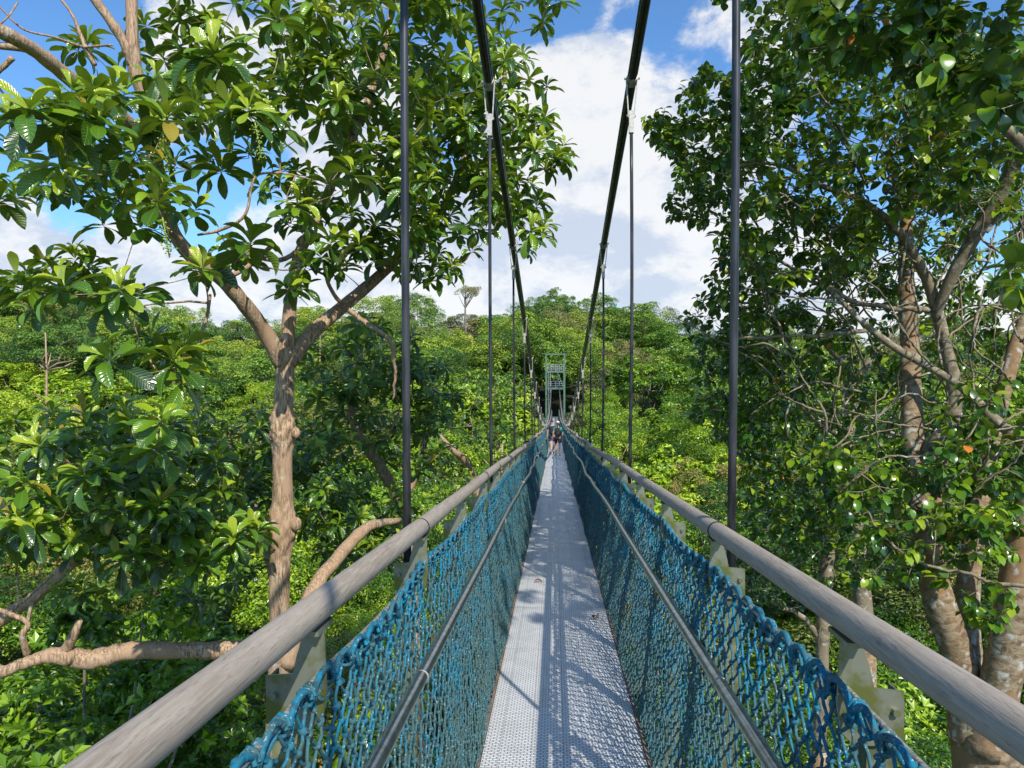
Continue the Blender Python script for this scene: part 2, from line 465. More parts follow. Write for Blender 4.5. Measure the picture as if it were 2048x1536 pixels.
class MB:
    """collects vertices and faces, links them as one mesh object"""

    def __init__(s):
        s.v = []; s.q = []; s.tr = []; s.tint = []; s.uv = []; s.n = 0; s.mq = []; s.mt = []

    def add(s, v, quads=None, tris=None, tint=0.5, uv=None, mat=0):
        v = np.asarray(v, dtype=np.float64).reshape(-1, 3)
        if quads is not None and len(quads):
            q = np.asarray(quads, dtype=np.int64).reshape(-1, 4)
            s.q.append(q + s.n); s.mq.append(np.full(len(q), mat))
        if tris is not None and len(tris):
            r = np.asarray(tris, dtype=np.int64).reshape(-1, 3)
            s.tr.append(r + s.n); s.mt.append(np.full(len(r), mat))
        s.v.append(v)
        s.tint.append(np.full(len(v), tint) if np.isscalar(tint) else np.asarray(tint))
        s.uv.append(np.zeros((len(v), 3)) if uv is None else uv)
        s.n += len(v)

    def tube(s, pts, rad, k=8, caps=True, tint=0.5, mat=0, lump=None):
        pts = np.asarray(pts, float)
        n = len(pts)
        rad = np.full(n, rad) if np.isscalar(rad) else np.asarray(rad, float)
        tg = np.gradient(pts, axis=0)
        tg /= np.linalg.norm(tg, axis=1)[:, None] + 1e-12
        a = np.array([0, 0, 1.0]) if abs(tg[0, 2]) < 0.9 else np.array([1.0, 0, 0])
        u = np.cross(a, tg[0]); u /= np.linalg.norm(u)
        th = np.arange(k) / k * 2 * math.pi
        V = np.zeros((n, k, 3))
        for i in range(n):
            u = u - tg[i] * np.dot(u, tg[i]); u /= np.linalg.norm(u) + 1e-12
            w_ = np.cross(tg[i], u)
            rr_ = np.full((k, 1), rad[i])
            if lump is not None:
                rr_[:, 0] *= 1 + lump[i] * (.30 * np.sin(th * 3 + i * .11) + .22 * np.sin(th * 5 - i * .35 + 2) + .15 * np.sin(th * 8 + i * .6) + .10 * np.sin(th * 13 - i * .9)) + .02 * np.sin(th * 4 + i * .4)
            V[i] = pts[i] + rr_ * (np.cos(th)[:, None] * u + np.sin(th)[:, None] * w_)
        i = np.arange(n - 1)[:, None] * k
        j = np.arange(k)[None]
        j2 = (j + 1) % k
        Q = np.stack([i + j, i + j2, i + k + j2, i + k + j], -1).reshape(-1, 4)
        V = V.reshape(-1, 3)
        T = []
        if caps:
            V = np.vstack([V, pts[0], pts[-1]])
            T = [(n * k, (a_ + 1) % k, a_) for a_ in range(k)] + [(n * k + 1, (n - 1) * k + a_, (n - 1) * k + (a_ + 1) % k) for a_ in range(k)]
        s.add(V, Q, T, tint, mat=mat)

    def box(s, c, size, rot=None, tint=0.5, mat=0):
        c = np.asarray(c, float); h = np.asarray(size, float) / 2
        V = np.array([[x, y, z] for x in (-1, 1) for y in (-1, 1) for z in (-1, 1)]) * h
        if rot is not None: V = V @ np.asarray(rot).T
        s.add(V + c, [(0, 1, 3, 2), (4, 6, 7, 5), (0, 4, 5, 1), (2, 3, 7, 6), (0, 2, 6, 4), (1, 5, 7, 3)], None, tint, mat=mat)

    def beam(s, a, b, wd, dp, tint=0.5, mat=0):
        a = np.asarray(a, float); b = np.asarray(b, float)
        d = b - a; L = np.linalg.norm(d); d /= L
        ref = np.array([0, 1.0, 0]) if abs(d[1]) < 0.9 else np.array([0, 0, 1.0])
        x = np.cross(ref, d); x /= np.linalg.norm(x)
        y = np.cross(d, x)
        s.box((a + b) / 2, (wd, dp, L), np.stack([x, y, d], 1), tint, mat)

    def ball(s, c, r, k=8, m=6, tint=0.5, mat=0):
        c = np.asarray(c, float); r = np.asarray(r, float) * np.ones(3)
        V = [c + r * (0, 0, 1)]
        for i in range(1, m):
            ph = math.pi * i / m
            for j in range(k):
                th = 2 * math.pi * j / k
                V.append(c + r * (math.sin(ph) * math.cos(th), math.sin(ph) * math.sin(th), math.cos(ph)))
        V.append(c - r * (0, 0, 1))
        Q = []; T = []
        for j in range(k):
            T.append((0, 1 + j, 1 + (j + 1) % k))
            T.append((len(V) - 1, 1 + (m - 2) * k + (j + 1) % k, 1 + (m - 2) * k + j))
            for i in range(m - 2):
                Q.append((1 + i * k + j, 1 + (i + 1) * k + j, 1 + (i + 1) * k + (j + 1) % k, 1 + i * k + (j + 1) % k))
        s.add(V, Q, T, tint, mat=mat)

    def instance(s, tv, tq, pos, frames, scale, tint, tuv=None, tt=None, mat=0):
        """template vertices tv copied to every pos with 3x3 frames (columns x,y,z) and scale"""
        pos = np.asarray(pos); N = len(pos)
        if N == 0: return
        scale = np.asarray(scale)
        if scale.ndim == 1: scale = scale[:, None].repeat(3, 1)
        V = np.einsum('nij,nkj->nki', frames, tv[None] * scale[:, None, :]) + pos[:, None]
        k = len(tv)
        off = (np.arange(N) * k)[:, None, None]
        q = None if tq is None else (np.asarray(tq)[None] + off).reshape(-1, 4)
        r = None if tt is None else (np.asarray(tt)[None] + off).reshape(-1, 3)
        uv = None if tuv is None else np.tile(tuv, (N, 1))
        tint = np.asarray(tint, float)
        s.add(V.reshape(-1, 3), q, r, np.repeat(tint, k) if tint.ndim else float(tint), uv, mat)

    def mesh(s, name, mats, smooth=True):
        V = np.concatenate(s.v) if s.v else np.zeros((0, 3))
        q = np.concatenate(s.q) if s.q else np.zeros((0, 4), int)
        r = np.concatenate(s.tr) if s.tr else np.zeros((0, 3), int)
        me = bpy.data.meshes.new(name)
        me.vertices.add(len(V))
        me.vertices.foreach_set('co', V.astype(np.float32).ravel())
        nl = len(q) * 4 + len(r) * 3
        me.loops.add(nl)
        me.loops.foreach_set('vertex_index', np.concatenate([q.ravel(), r.ravel()]).astype(np.int32))
        nf = len(q) + len(r)
        me.polygons.add(nf)
        st = np.concatenate([np.arange(len(q)) * 4, len(q) * 4 + np.arange(len(r)) * 3]).astype(np.int32)
        me.polygons.foreach_set('loop_start', st)
        mi = np.concatenate([x for x in (s.mq + s.mt)]) if nf else np.zeros(0)
        me.polygons.foreach_set('material_index', mi.astype(np.int32))
        me.polygons.foreach_set('use_smooth', np.full(nf, smooth, dtype=bool))
        a = me.attributes.new('tint', 'FLOAT', 'POINT')
        a.data.foreach_set('value', np.concatenate(s.tint).astype(np.float32))
        uv = np.concatenate(s.uv)
        if np.any(uv):
            a = me.attributes.new('luv', 'FLOAT_VECTOR', 'POINT')
            a.data.foreach_set('vector', uv.astype(np.float32).ravel())
        for m_ in (mats if isinstance(mats, (list, tuple)) else [mats]):
            me.materials.append(m_)
        me.update(calc_edges=True)
        return me

    def build(s, name, mats, parent=None, smooth=True, loc=None):
        if loc is not None:                    # put the origin at the thing's base
            s.v = [v - np.asarray(loc) for v in s.v]
        me = s.mesh(name, mats, smooth)
        o = bpy.data.objects.new(name, me)
        COL.objects.link(o)
        if parent: o.parent = parent
        if loc is not None: o.location = loc
        return o


def frames_from(xdir, nrm):
    """orthonormal frames: x along leaf, z near nrm"""
    x = xdir / (np.linalg.norm(xdir, axis=1)[:, None] + 1e-9)
    y = np.cross(nrm, x)
    y /= np.linalg.norm(y, axis=1)[:, None] + 1e-9
    z = np.cross(x, y)
    return np.stack([x, y, z], -1)


# ------------------------------------------------------------------ the bridge profile
def deck_z(y):
    y = np.asarray(y, float)
    a = -(1.7 + 0.054 * y - 0.00012 * y * y)
    tt = y - 56
    b = -4.35 - 0.0406 * tt + 0.00042 * tt * tt
    return np.where(y < 56, a, b)


def cable_z(y):
    y = np.asarray(y, float)
    return np.where(y < 56, -2.6 + 0.00212 * (56 - y) ** 2, -2.6 + 0.00075 * (y - 56) ** 2)


def wob(y, side, amp=1.0):
    y = np.asarray(y, float)
    g = np.clip((y - 7) / 12, 0, 1)
    return amp * g * (0.020 * np.sin(y * 0.9 + side * 1.3) + 0.016 * np.sin(y * 2.1 + side * 2.0))


Y_END = 112.0
Y_START = -3.0
HANG0 = 2.69
HP = 3.6
PP = 1.2

bridge = empty('suspension_footbridge', (0, Y_START, float(deck_z(Y_START))))
tag(bridge, 'long narrow suspension footbridge with blue rope netting, timber handrails and black cables', 'footbridge')


def bpart(mb, name, mats, smooth=True, parent=None):
    o = mb.build(name, mats, None, smooth)
    o.parent = parent or bridge
    o.matrix_parent_inverse = (parent or bridge).matrix_world.inverted()
    return o


bpy.context.view_layer.update()

# deck ribbon
ys = np.arange(Y_START, Y_END + 0.01, 0.3)
dz = deck_z(ys)
mb = MB()
hw = 0.415
V = []
for y, z in zip(ys, dz):
    V += [(-hw, y, z), (hw, y, z), (hw, y, z - .035), (-hw, y, z - .035)]
n = len(ys)
Q = []
for i in range(n - 1):
    a = i * 4
    for j in range(4):
        Q.append((a + j, a + (j + 1) % 4, a + 4 + (j + 1) % 4, a + 4 + j))
mb.add(V, [q[::-1] for q in Q])
bpart(mb, 'deck', M['deck'], False)
for s in (-1, 1):
    mb = MB()
    V = []
    for y, z in zip(ys, dz):
        V += [(s * .418, y, z + .012), (s * .432, y, z + .012), (s * .432, y, z - .10), (s * .418, y, z - .10)]
    Q = []
    for i in range(n - 1):
        a = i * 4
        for j in range(4):
            Q.append((a + j, a + (j + 1) % 4, a + 4 + (j + 1) % 4, a + 4 + j))
    mb.add(V, Q)
    bpart(mb, 'edge_beam', M['rust'], False)
post_y = np.arange(HANG0 - 4 * PP, Y_END, PP)
# cross beams: under the deck, one to each pair of posts
for y in post_y[:40]:
    mb = MB()
    z = float(deck_z(y))
    mb.box((0, y, z - .145), (1.30, .06, .08))
    bpart(mb, 'cross_beam', M['plate'], False)

# timber handrails
for s in (-1, 1):
    yy = []
    for y in np.arange(Y_START, Y_END, 0.6): yy.append(y)
    yy = np.array(yy)
    knots = np.arange(Y_START, Y_END + PP, PP)
    jitter = np.random.default_rng(5 + s).normal(0, 1, (len(knots), 2)) * 0.007
    dx = np.interp(yy, knots, jitter[:, 0]) * np.clip((yy - 4) / 6, .15, 2.2)
    dzz = np.interp(yy, knots, jitter[:, 1]) * np.clip((yy - 4) / 6, .15, 2.2)
    pts = np.stack([s * .545 + wob(yy, s) + dx, yy, deck_z(yy) + 1.308 + dzz], 1)
    mb = MB()
    mb.tube(pts, .0320, 20)
    rail = bpart(mb, 'handrail', M['timber'])
    for y in np.arange(HANG0 - HP, 60, HP):
        mb = MB()
        c = np.array([s * .545 + float(wob(y, s)), y - .03, float(deck_z(y - .03)) + 1.308])
        mb.tube([c - (0, .0035, 0), c + (0, .0035, 0)], .0349, 20)
        bpart(mb, 'rail_joint', M['blackcloth'], parent=rail)
    # steel inner handrail
    pts = np.stack([s * .462 + wob(yy, s, .8) + dx * 1.2, yy, deck_z(yy) + .90 + dzz * 1.5], 1)
    mb = MB()
    mb.tube(pts, .0215, 14)
    grab = bpart(mb, 'inner_handrail', M['steel'])
    for y in np.arange(HANG0 - .45, 60, HP):
        mb = MB()
        c = np.array([s * .462 + float(wob(y, s, .8)), y, float(deck_z(y)) + .90])
        mb.tube([c - (0, .004, 0), c + (0, .004, 0)], .0232, 14)
        bpart(mb, 'rail_joint', M['socket'], parent=grab)
    # wire rope along the net top
    mb = MB()
    yw = np.arange(Y_START, Y_END, 0.15)
    ph = ((yw - (HANG0 - 4 * PP)) / PP) % 1.0
    sag = -0.020 * np.sin(ph * math.pi)
    pts = np.stack([np.full(len(yw), s * .535) + wob(yw, s), yw, deck_z(yw) + 1.175 + sag], 1)
    mb.tube(pts, .0065, 7)
    bpart(mb, 'net_wire', M['wire'])


def post_mesh(s):
    """channel post, web towards the camera, outside the net; local origin at deck level"""
    mb = MB()
    x0, x1 = s * .575, s * .615
    a = np.array([x0, 0, -.19]); b = np.array([x1, 0, 1.165])
    mb.beam(a, b, .060, .006)
    for e in (-1, 1):
        mb.beam(a + (e * .0280, .020, 0), b + (e * .0280, .020, 0), .005, .034)
    return mb


def bracket_mesh(s):
    """light plate lapped on the post head, swept up to the underside of the rail, and the arm of the inner rail"""
    mb = MB()
    out = [(.648, 1.170), (.648, 1.070), (.600, 1.060), (.550, 1.060), (.526, 1.085), (.518, 1.14), (.524, 1.268), (.566, 1.270), (.583, 1.21), (.590, 1.175)]
    pts = [(s * a, b) for a, b in out]
    th = .005
    y0 = -.012
    V = [(x, y0, z) for x, z in pts] + [(x, y0 - th, z) for x, z in pts]
    k = len(pts)
    cx, cz = s * .56, 1.12
    V += [(cx, y0, cz), (cx, y0 - th, cz)]
    T = []
    for i in range(k):
        T.append((2 * k, i, (i + 1) % k)); T.append((2 * k + 1, k + (i + 1) % k, k + i))
    Q = [(i, i + k, (i + 1) % k + k, (i + 1) % k) for i in range(k)]
    mb.add(V, Q, T)
    # saddle under the rail
    mb.box((s * .545, 0, 1.270), (.040, .10, .010))
    # bolts
    for (x, z) in ((.63, 1.13), (.57, 1.10)):
        mb.tube([(s * x, y0 - .016, z), (s * x, y0, z)], .008, 8)
    return mb


def arm_mesh(s):
    mb = MB()
    mb.box((s * .505, 0, .83), (.006, .032, .145))
    mb.box((s * .484, 0, .885), (.042, .028, .006))
    mb.beam((s * .508, 0, .80), (s * .59, 0, .80), .02, .02)
    for z in (.79, .825):
        mb.ball((s * .497, 0, z), .011, 8, 5)
    return mb


pm = {s: post_mesh(s).mesh('post', M['post'], False) for s in (-1, 1)}
bm_ = {s: bracket_mesh(s).mesh('bracket', M['plate'], False) for s in (-1, 1)}
am = {s: arm_mesh(s).mesh('rail_arm', M['post'], False) for s in (-1, 1)}
vis_posts = [y for y in post_y][:50]
binv = bridge.matrix_world.inverted()
for s in (-1, 1):
    for y in vis_posts:
        o = bpy.data.objects.new('post', pm[s]); COL.objects.link(o)
        o.parent = bridge; o.matrix_parent_inverse = binv
        o.location = (float(wob(y, s)), y, float(deck_z(y)))
        for nm, me in (('bracket', bm_[s]), ('rail_arm', am[s])):
            if y > 40 and nm == 'rail_arm': continue
            c = bpy.data.objects.new(nm, me); COL.objects.link(c); c.parent = o
mb = MB()
for s in (-1, 1):
    for y in post_y[50:]:
        z = float(deck_z(y))
        mb.beam((s * .575 + float(wob(y, s)), y, z - .19), (s * .615 + float(wob(y, s)), y, z + 1.25), .085, .02)
tag(bpart(mb, 'post', M['post'], False), kind='stuff')

# main cables: a bundle of sheathed strands
CX = .622
for s in (-1, 1):
    yc = np.concatenate([np.arange(-6, Y_END, 0.8), [Y_END]])
    mb = MB()
    ctr = np.stack([np.full(len(yc), s * CX), yc, cable_z(yc)], 1)
    for k in range(5):
        a = k / 5 * 2 * math.pi + .3
        off = np.array([math.cos(a) * .026, 0, math.sin(a) * .026])
        mb.tube(ctr + off, .0185, 8)
    bpart(mb, 'main_cable', M['black'])
    for i, y in enumerate(np.arange(HANG0 - HP, Y_END - 2, HP)):
        zc = float(cable_z(y)); zb = float(deck_z(y)) + 1.12
        xw = float(wob(y, s))
        L = zc - zb
        if L < .35: continue
        zs = zc - min(.46, L * .55)
        xt = s * (CX - .004); xb = s * .600 + xw
        g = lambda z_: xb + (xt - xb) * (z_ - zb) / L
        mb = MB()
        zz = np.linspace(zb, zs, 9)
        bow = np.sin(np.linspace(0, math.pi, 9)) * (.012 if s > 0 else -.004) * min(1, L / 3)
        mb.tube([(g(z_) + b_, y, z_) for z_, b_ in zip(zz, bow)], .0155 if y < 4 else .0145, 12)
        hg = bpart(mb, 'hanger_rod', M['black'])
        mb = MB()
        k = min(1, L / 1.0)
        # socket block
        mb.box((g(zs), y, zs + .09 * k), (.040, .040, .19 * k))
        bpart(mb, 'socket', M['socket'], False, parent=hg)
        mb = MB()
        for e in (-1, 1):
            mb.beam((g(zs) + e * .024, y, zs + .13 * k), (s * CX + e * .050, y, zc + .015), .009, .030)
            mb.tube([(g(zs) + e * .020, y, zs + .145 * k), (g(zs) + e * .038, y, zs + .145 * k)], .012, 8)
            mb.tube([(s * CX + e * .045, y, zc + .01), (s * CX + e * .066, y, zc + .01)], .013, 8)
        dzc = (float(cable_z(y + .05)) - float(cable_z(y - .05))) / .1
        tdir = np.array([0, 1, dzc]); tdir /= np.linalg.norm(tdir)
        cc = np.array([s * CX, y, zc])
        mb.tube([cc - tdir * .05, cc + tdir * .05], .0485, 12)
        bpart(mb, 'cable_clamp', M['socket'], False, parent=hg)

# rope nets -------------------------------------------------------
sv = [(0, 0, 1)]
for i in range(1, 4):
    ph = math.pi * i / 4
    for j in range(6):
        th = 2 * math.pi * j / 6
        sv.append((math.sin(ph) * math.cos(th), math.sin(ph) * math.sin(th), math.cos(ph)))
sv.append((0, 0, -1))
sv = np.array(sv, float)
sq = []; stt = []
for j in range(6):
    stt += [(0, 1 + j, 1 + (j + 1) % 6), (len(sv) - 1, 1 + 12 + (j + 1) % 6, 1 + 12 + j)]
    for i in range(2):
        sq.append((1 + i * 6 + j, 1 + (i + 1) * 6 + j, 1 + (i + 1) * 6 + (j + 1) % 6, 1 + i * 6 + (j + 1) % 6))


def net_pos(u, v, s):
    """u along the bridge, v 0 at the top wire to 1 at the deck edge"""
    ph = ((u - (HANG0 - 4 * PP)) / PP) % 1.0
    sag = -.022 * np.sin(ph * math.pi) * (1 - v)
    x = .535 - .105 * v + .022 * np.sin(v * math.pi) * (0.6 + .6 * np.sin(u * 1.7 + s)) + .010 * np.sin(u * 3.1 + v * 7 + s)
    z = 1.165 * (1 - v) + .005
    return np.stack([s * x + wob(u, s), u, deck_z(u) + z + sag], -1)


def seg_batch(mb, A, B, r, k, tint, mid=0.0, rg=None):
    """many straight or slightly bent rope strands at once"""
    d = B - A
    L = np.linalg.norm(d, axis=1)[:, None]
    d = d / L
    ref = np.tile(np.array([0.0, 1.0, 0.15]), (len(A), 1))
    u = np.cross(ref, d); u /= np.linalg.norm(u, axis=1)[:, None] + 1e-9
    w_ = np.cross(d, u)
    th = np.arange(k) / k * 2 * math.pi
    ring = np.cos(th)[None, :, None] * u[:, None] + np.sin(th)[None, :, None] * w_[:, None]
    st = [A, B]
    if mid:
        bow = rg.normal(0, mid, (len(A), 3))
        st = [A, (A + B) / 2 + bow, B]
    V = np.concatenate([c[:, None] + ring * r for c in st], 1)
    m_ = len(st)
    Q = []
    for i in range(m_ - 1):
        for j in range(k):
            Q.append((i * k + j, i * k + (j + 1) % k, (i + 1) * k + (j + 1) % k, (i + 1) * k + j))
    off = (np.arange(len(A)) * m_ * k)[:, None, None]
    mb.add(V.reshape(-1, 3), (np.array(Q)[None] + off).reshape(-1, 4), None, np.repeat(tint, m_ * k))


for s in (-1, 1):
    rg = np.random.default_rng(40 + s)
    mb = MB()
    for (u0, u1, pu, nv, k, knot, rr, mid) in ((-.6, 14, .074, 27, 6, True, .0039, .0026), (14, 42, .06, 28, 4, True, .0048, 0), (42, Y_END, .12, 14, 3, False, .0075, 0)):
        nu = int((u1 - u0) / pu)
        I, J = np.meshgrid(np.arange(nu + 1), np.arange(nv + 1), indexing='ij')
        U = u0 + (I + .5 * (J % 2)) * pu
        U = np.minimum(U, Y_END)
        Vv = J / nv
        jit = rg.normal(0, 1, (nu + 1, nv + 1, 3)) * np.array([.0025, .0060, .0045])
        fade = np.clip(1 - (U - u0) / .1, 0, 1) * 0 + 1
        Pn = net_pos(U, Vv, s) + jit * fade[..., None]
        tn = np.clip(Vv * 1.0, 0, 1) + rg.normal(0, .12, U.shape)
        A = []; B = []; T = []
        for j in range(nv):
            if j % 2 == 0:
                A += [Pn[1:, j], Pn[:, j]]; B += [Pn[:-1, j + 1], Pn[:, j + 1]]; T += [tn[1:, j], tn[:, j]]
            else:
                A += [Pn[:, j], Pn[:-1, j]]; B += [Pn[:, j + 1], Pn[1:, j + 1]]; T += [tn[:, j], tn[:-1, j]]
        seg_batch(mb, np.concatenate(A), np.concatenate(B), rr, k, np.concatenate(T), mid, rg)
        if knot:
            K = Pn.reshape(-1, 3)
            N = len(K)
            q = rg.normal(0, 1, (N, 3)); x = q / np.linalg.norm(q, axis=1)[:, None]
            fr = frames_from(x, rg.normal(0, 1, (N, 3)))
            sc_ = np.stack([rg.uniform(.0105, .0150, N), rg.uniform(.0080, .0110, N), rg.uniform(.0080, .0110, N)], 1)
            mb.instance(sv, sq, K, fr, sc_, tn.reshape(-1) + .1, None, stt)
    # scallops of thicker rope hitched over the wire
    us = np.arange(-.6, 45, .125)
    for i in range(len(us) - 1):
        a = net_pos(us[i], 0., s); b = net_pos(us[i + 1], 0., s)
        if us[i] > 20 and i % 2: continue
        tt = np.linspace(0, 1, 7)
        dr = rg.uniform(.012, .030)
        pts = a + (b - a) * tt[:, None]
        pts[:, 2] += .022 - dr * (2 * tt - 1) ** 2 * 1.7
        pts[:, 0] += -s * .010
        mb.tube(pts, .0072, 6 if us[i] < 12 else 4, False, tint=-.2)
        if us[i] < 20:
            for e in (0.02, 0.9):
                c = a + (b - a) * e
                th = np.linspace(0, 2 * math.pi, 8)
                loop = c + np.stack([np.cos(th) * .015, np.linspace(-.006, .006, 8), np.sin(th) * .020 - .006], 1)
                mb.tube(loop, .0052, 5, False, tint=-.1)
            for q_ in range(2):
                e = net_pos(us[i] + rg.uniform(0, .11), .045, s)
                mb.tube([a + (b - a) * rg.uniform(0, 1), (a + e) / 2 + rg.normal(0, .008, 3), e], .0058, 5, False, tint=0.)
    bpart(mb, 'side_net', M['rope'])

# ------------------------------------------------------------------ tower at the far end
tw = empty('bridge_tower', (0, Y_END, -18))
tag(tw, 'pale green steel frame tower at the far end of the footbridge', 'tower')


def tpart(mb, name, m, smooth=False):
    return mb.build(name, m, tw, smooth, None)


def T_(x, y, z):
    return (x, y, z + 18 - 0.0)


yt = 0.0
zt = 4.75
for (x, y0) in ((-1.42, 0.2), (1.42, 0.2), (-1.42, 3.4), (1.42, 3.4)):
    mb = MB(); mb.beam(T_(x, y0, -18), T_(x, y0, zt if y0 < 1 else 1.9), .26, .26)
    tpart(mb, 'leg', M['green'])
for (z, y0) in ((zt, .2), (2.0, .2), (-.62, .2), (2.0, 3.4), (-.62, 3.4), (-5.6, .2), (-6.4, .2)):
    mb = MB(); mb.beam(T_(-1.28, y0, z - .12), T_(1.28, y0, z - .12), .22, .22)
    tpart(mb, 'cross_beam', M['green'])
for z in (2.0, -.62):
    mb = MB()
    for x in (-1.3, -.65, 0, .65, 1.3):
        mb.beam(T_(x, .1, z), T_(x, .1, z + 1.05), .05, .05); mb.beam(T_(x, 3.6, z), T_(x, 3.6, z + 1.05), .05, .05)
    for h in (.35, .7, 1.05):
        mb.beam(T_(-1.33, .04, z + h), T_(1.33, .04, z + h), .04, .04); mb.beam(T_(-1.33, 3.66, z + h), T_(1.33, 3.66, z + h), .04, .04)
    tpart(mb, 'railing', M['galv'])
    mb = MB(); mb.box(T_(0, 1.8, z + .04), (2.5, 3.0, .06)); tpart(mb, 'platform', M['galv'])
mb = MB(); mb.beam(T_(.35, .1, 1.75), T_(1.28, .1, -.55), .14, .14); tpart(mb, 'brace', M['green'])
mb = MB()
for x in (-1.1, -.75): mb.beam(T_(x, -.1, -5.4), T_(x, -.1, 1.9), .06, .06)
for k in range(26): mb.beam(T_(-1.08, -.1, -5.2 + k * .28), T_(-.77, -.1, -5.2 + k * .28), .045, .045)
tpart(mb, 'ladder', M['galv'])
mb = MB()
for x in (.12, .45): mb.beam(T_(x, 2.4, -.5), T_(x, 2.4, 3.0), .06, .06)
for k in range(12): mb.beam(T_(.14, 2.4, -.4 + k * .28), T_(.43, 2.4, -.4 + k * .28), .045, .045)
tpart(mb, 'ladder', M['galv'])
mb = MB(); mb.box(T_(0, 2.6, -5.42), (2.4, 5.0, .2)); tpart(mb, 'landing', M['galv'])

# ------------------------------------------------------------------ terrain
SKX = [-1500, -400, 0, 200, 400, 520, 620, 820, 900, 1000, 1150, 1300, 1380, 1500, 1800, 2600, 3500]
SKY_ = [600, 590, 590, 600, 648, 660, 632, 612, 645, 622, 618, 632, 672, 690, 690, 690, 690]


def cam_coords(x, y):
    dx = np.asarray(x) - CAM[0]; dy = np.asarray(y) - CAM[1]
    d = dx * FWD[0] + dy * FWD[1]
    r = dx * RGT[0] + dy * RGT[1]
    return d, r


def canopy(x, y):
    d, r = cam_coords(x, y)
    dd = np.maximum(d, 4.0)
    px = 1024 + F * r / np.maximum(dd, 8.0)
    sk = np.interp(px, SKX, SKY_)
    zc = (768 - sk) / F * 172.0 - .6
    tt = np.clip((d - 42) / 130.0, 0, 1) ** 1.42
    c = -7.2 + (zc + 7.2) * tt
    c = c - np.clip(d - 176, 0, None) * 0.16
    return c


def ground(x, y):
    d, r = cam_coords(x, y)
    return canopy(x, y) - 12.5 - np.clip((60 - d) / 60, 0, 1) * 2.0


def smooth_axis(lo, hi, n_, mid=0.0, p=2.2):
    q = np.linspace(-1, 1, n_)
    q = np.sign(q) * np.abs(q) ** p
    return np.where(q < 0, mid + q * (mid - lo), mid + q * (hi - mid))


gx = smooth_axis(-1800, 1800, 150)
gy = smooth_axis(-300, 2400, 170, 40.0)
GX, GY = np.meshgrid(gx, gy, indexing='ij')
GZ = ground(GX, GY) + .6 * np.sin(GX * .11 + 1) * np.cos(GY * .09)
GZ = np.maximum(GZ, -60)
mb = MB()
nn, mm = GX.shape
ii, jj = np.meshgrid(np.arange(nn - 1), np.arange(mm - 1), indexing='ij')
Q = np.stack([ii * mm + jj, (ii + 1) * mm + jj, (ii + 1) * mm + jj + 1, ii * mm + jj + 1], -1).reshape(-1, 4)
mb.add(np.stack([GX, GY, GZ], -1).reshape(-1, 3), Q)
tag(mb.build('ground', M['floor']), kind='structure')

# ------------------------------------------------------------------ forest tree prototypes
ltv = np.array([(0, 0, 0), (.5, -.24, .07), (1, 0, -.06), (.5, .24, .07)], float)
ltq = [(0, 1, 2, 3)]
# three-leaf spray and rosette templates for the far trees share the single leaf


def unit(a):
    return a / (np.linalg.norm(a, axis=1)[:, None] + 1e-9)


def crown_mesh(seed, nclump, per, leaf, mat, Rc=4.2, Hc=3.6, zc=9.4, name='crown', clump_r=1.0, openness=0.0, rosette=False):
    rg = np.random.default_rng(seed)
    # clump centres on a lumpy dome; a few inside
    nm = unit(rg.normal(0, 1, (nclump * 3, 3)))
    nm = nm[nm[:, 2] > -0.45][:nclump]
    lobes = unit(rg.normal(0, 1, (7, 3)) * (1, 1, .6))
    lob = 1 + .22 * np.maximum(0, (nm @ lobes.T)).max(1) - .12
    rad = rg.uniform(.62, 1.05, len(nm)) * lob
    rad = np.where(rg.random(len(nm)) < .22, rad * .65, rad)
    C = nm * rad[:, None] * np.array([Rc, Rc, Hc]) + np.array([0, 0, zc])
    cr = rg.uniform(.7, 1.35, len(nm)) * clump_r
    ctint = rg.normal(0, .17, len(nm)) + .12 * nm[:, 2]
    mb = MB()
    idx = np.repeat(np.arange(len(nm)), per)
    dv = unit(rg.normal(0, 1, (len(idx), 3)) + nm[idx] * .5 + (0, 0, .35))
    rr = rg.uniform(.35, 1.0, len(idx)) ** .5 * cr[idx]
    pos = C[idx] + dv * rr[:, None] * np.array([1, 1, .62])
    if rosette:
        g = 9
        hub = pos[::g]
        hd = unit(dv[::g] + (0, 0, .6))
        pos = np.repeat(hub, g, 0)[:len(idx)]
        axis = np.repeat(hd, g, 0)[:len(idx)]
        xd = unit(unit(np.cross(axis, rg.normal(0, 1, (len(idx), 3)))) + axis * rg.uniform(-.1, .8, (len(idx), 1)))
        nr = unit(axis + rg.normal(0, .25, (len(idx), 3)))
    else:
        nr = unit(dv * .75 + np.array([0, 0, .65]) + rg.normal(0, .45, (len(idx), 3)))
        xd = unit(np.cross(nr, rg.normal(0, 1, (len(idx), 3))) + dv * .35 + (0, 0, -.25))
    fr = frames_from(xd, nr)
    sc_ = leaf * rg.uniform(.65, 1.3, len(idx))
    tint = .42 + ctint[idx] + rg.normal(0, .17, len(idx)) + .45 * (rr / cr[idx] - .8)  # shade inside each clump painted into the tint: inner leaves darker
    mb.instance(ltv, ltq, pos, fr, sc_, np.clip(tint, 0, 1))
    return mb.mesh(name, mat, False), C


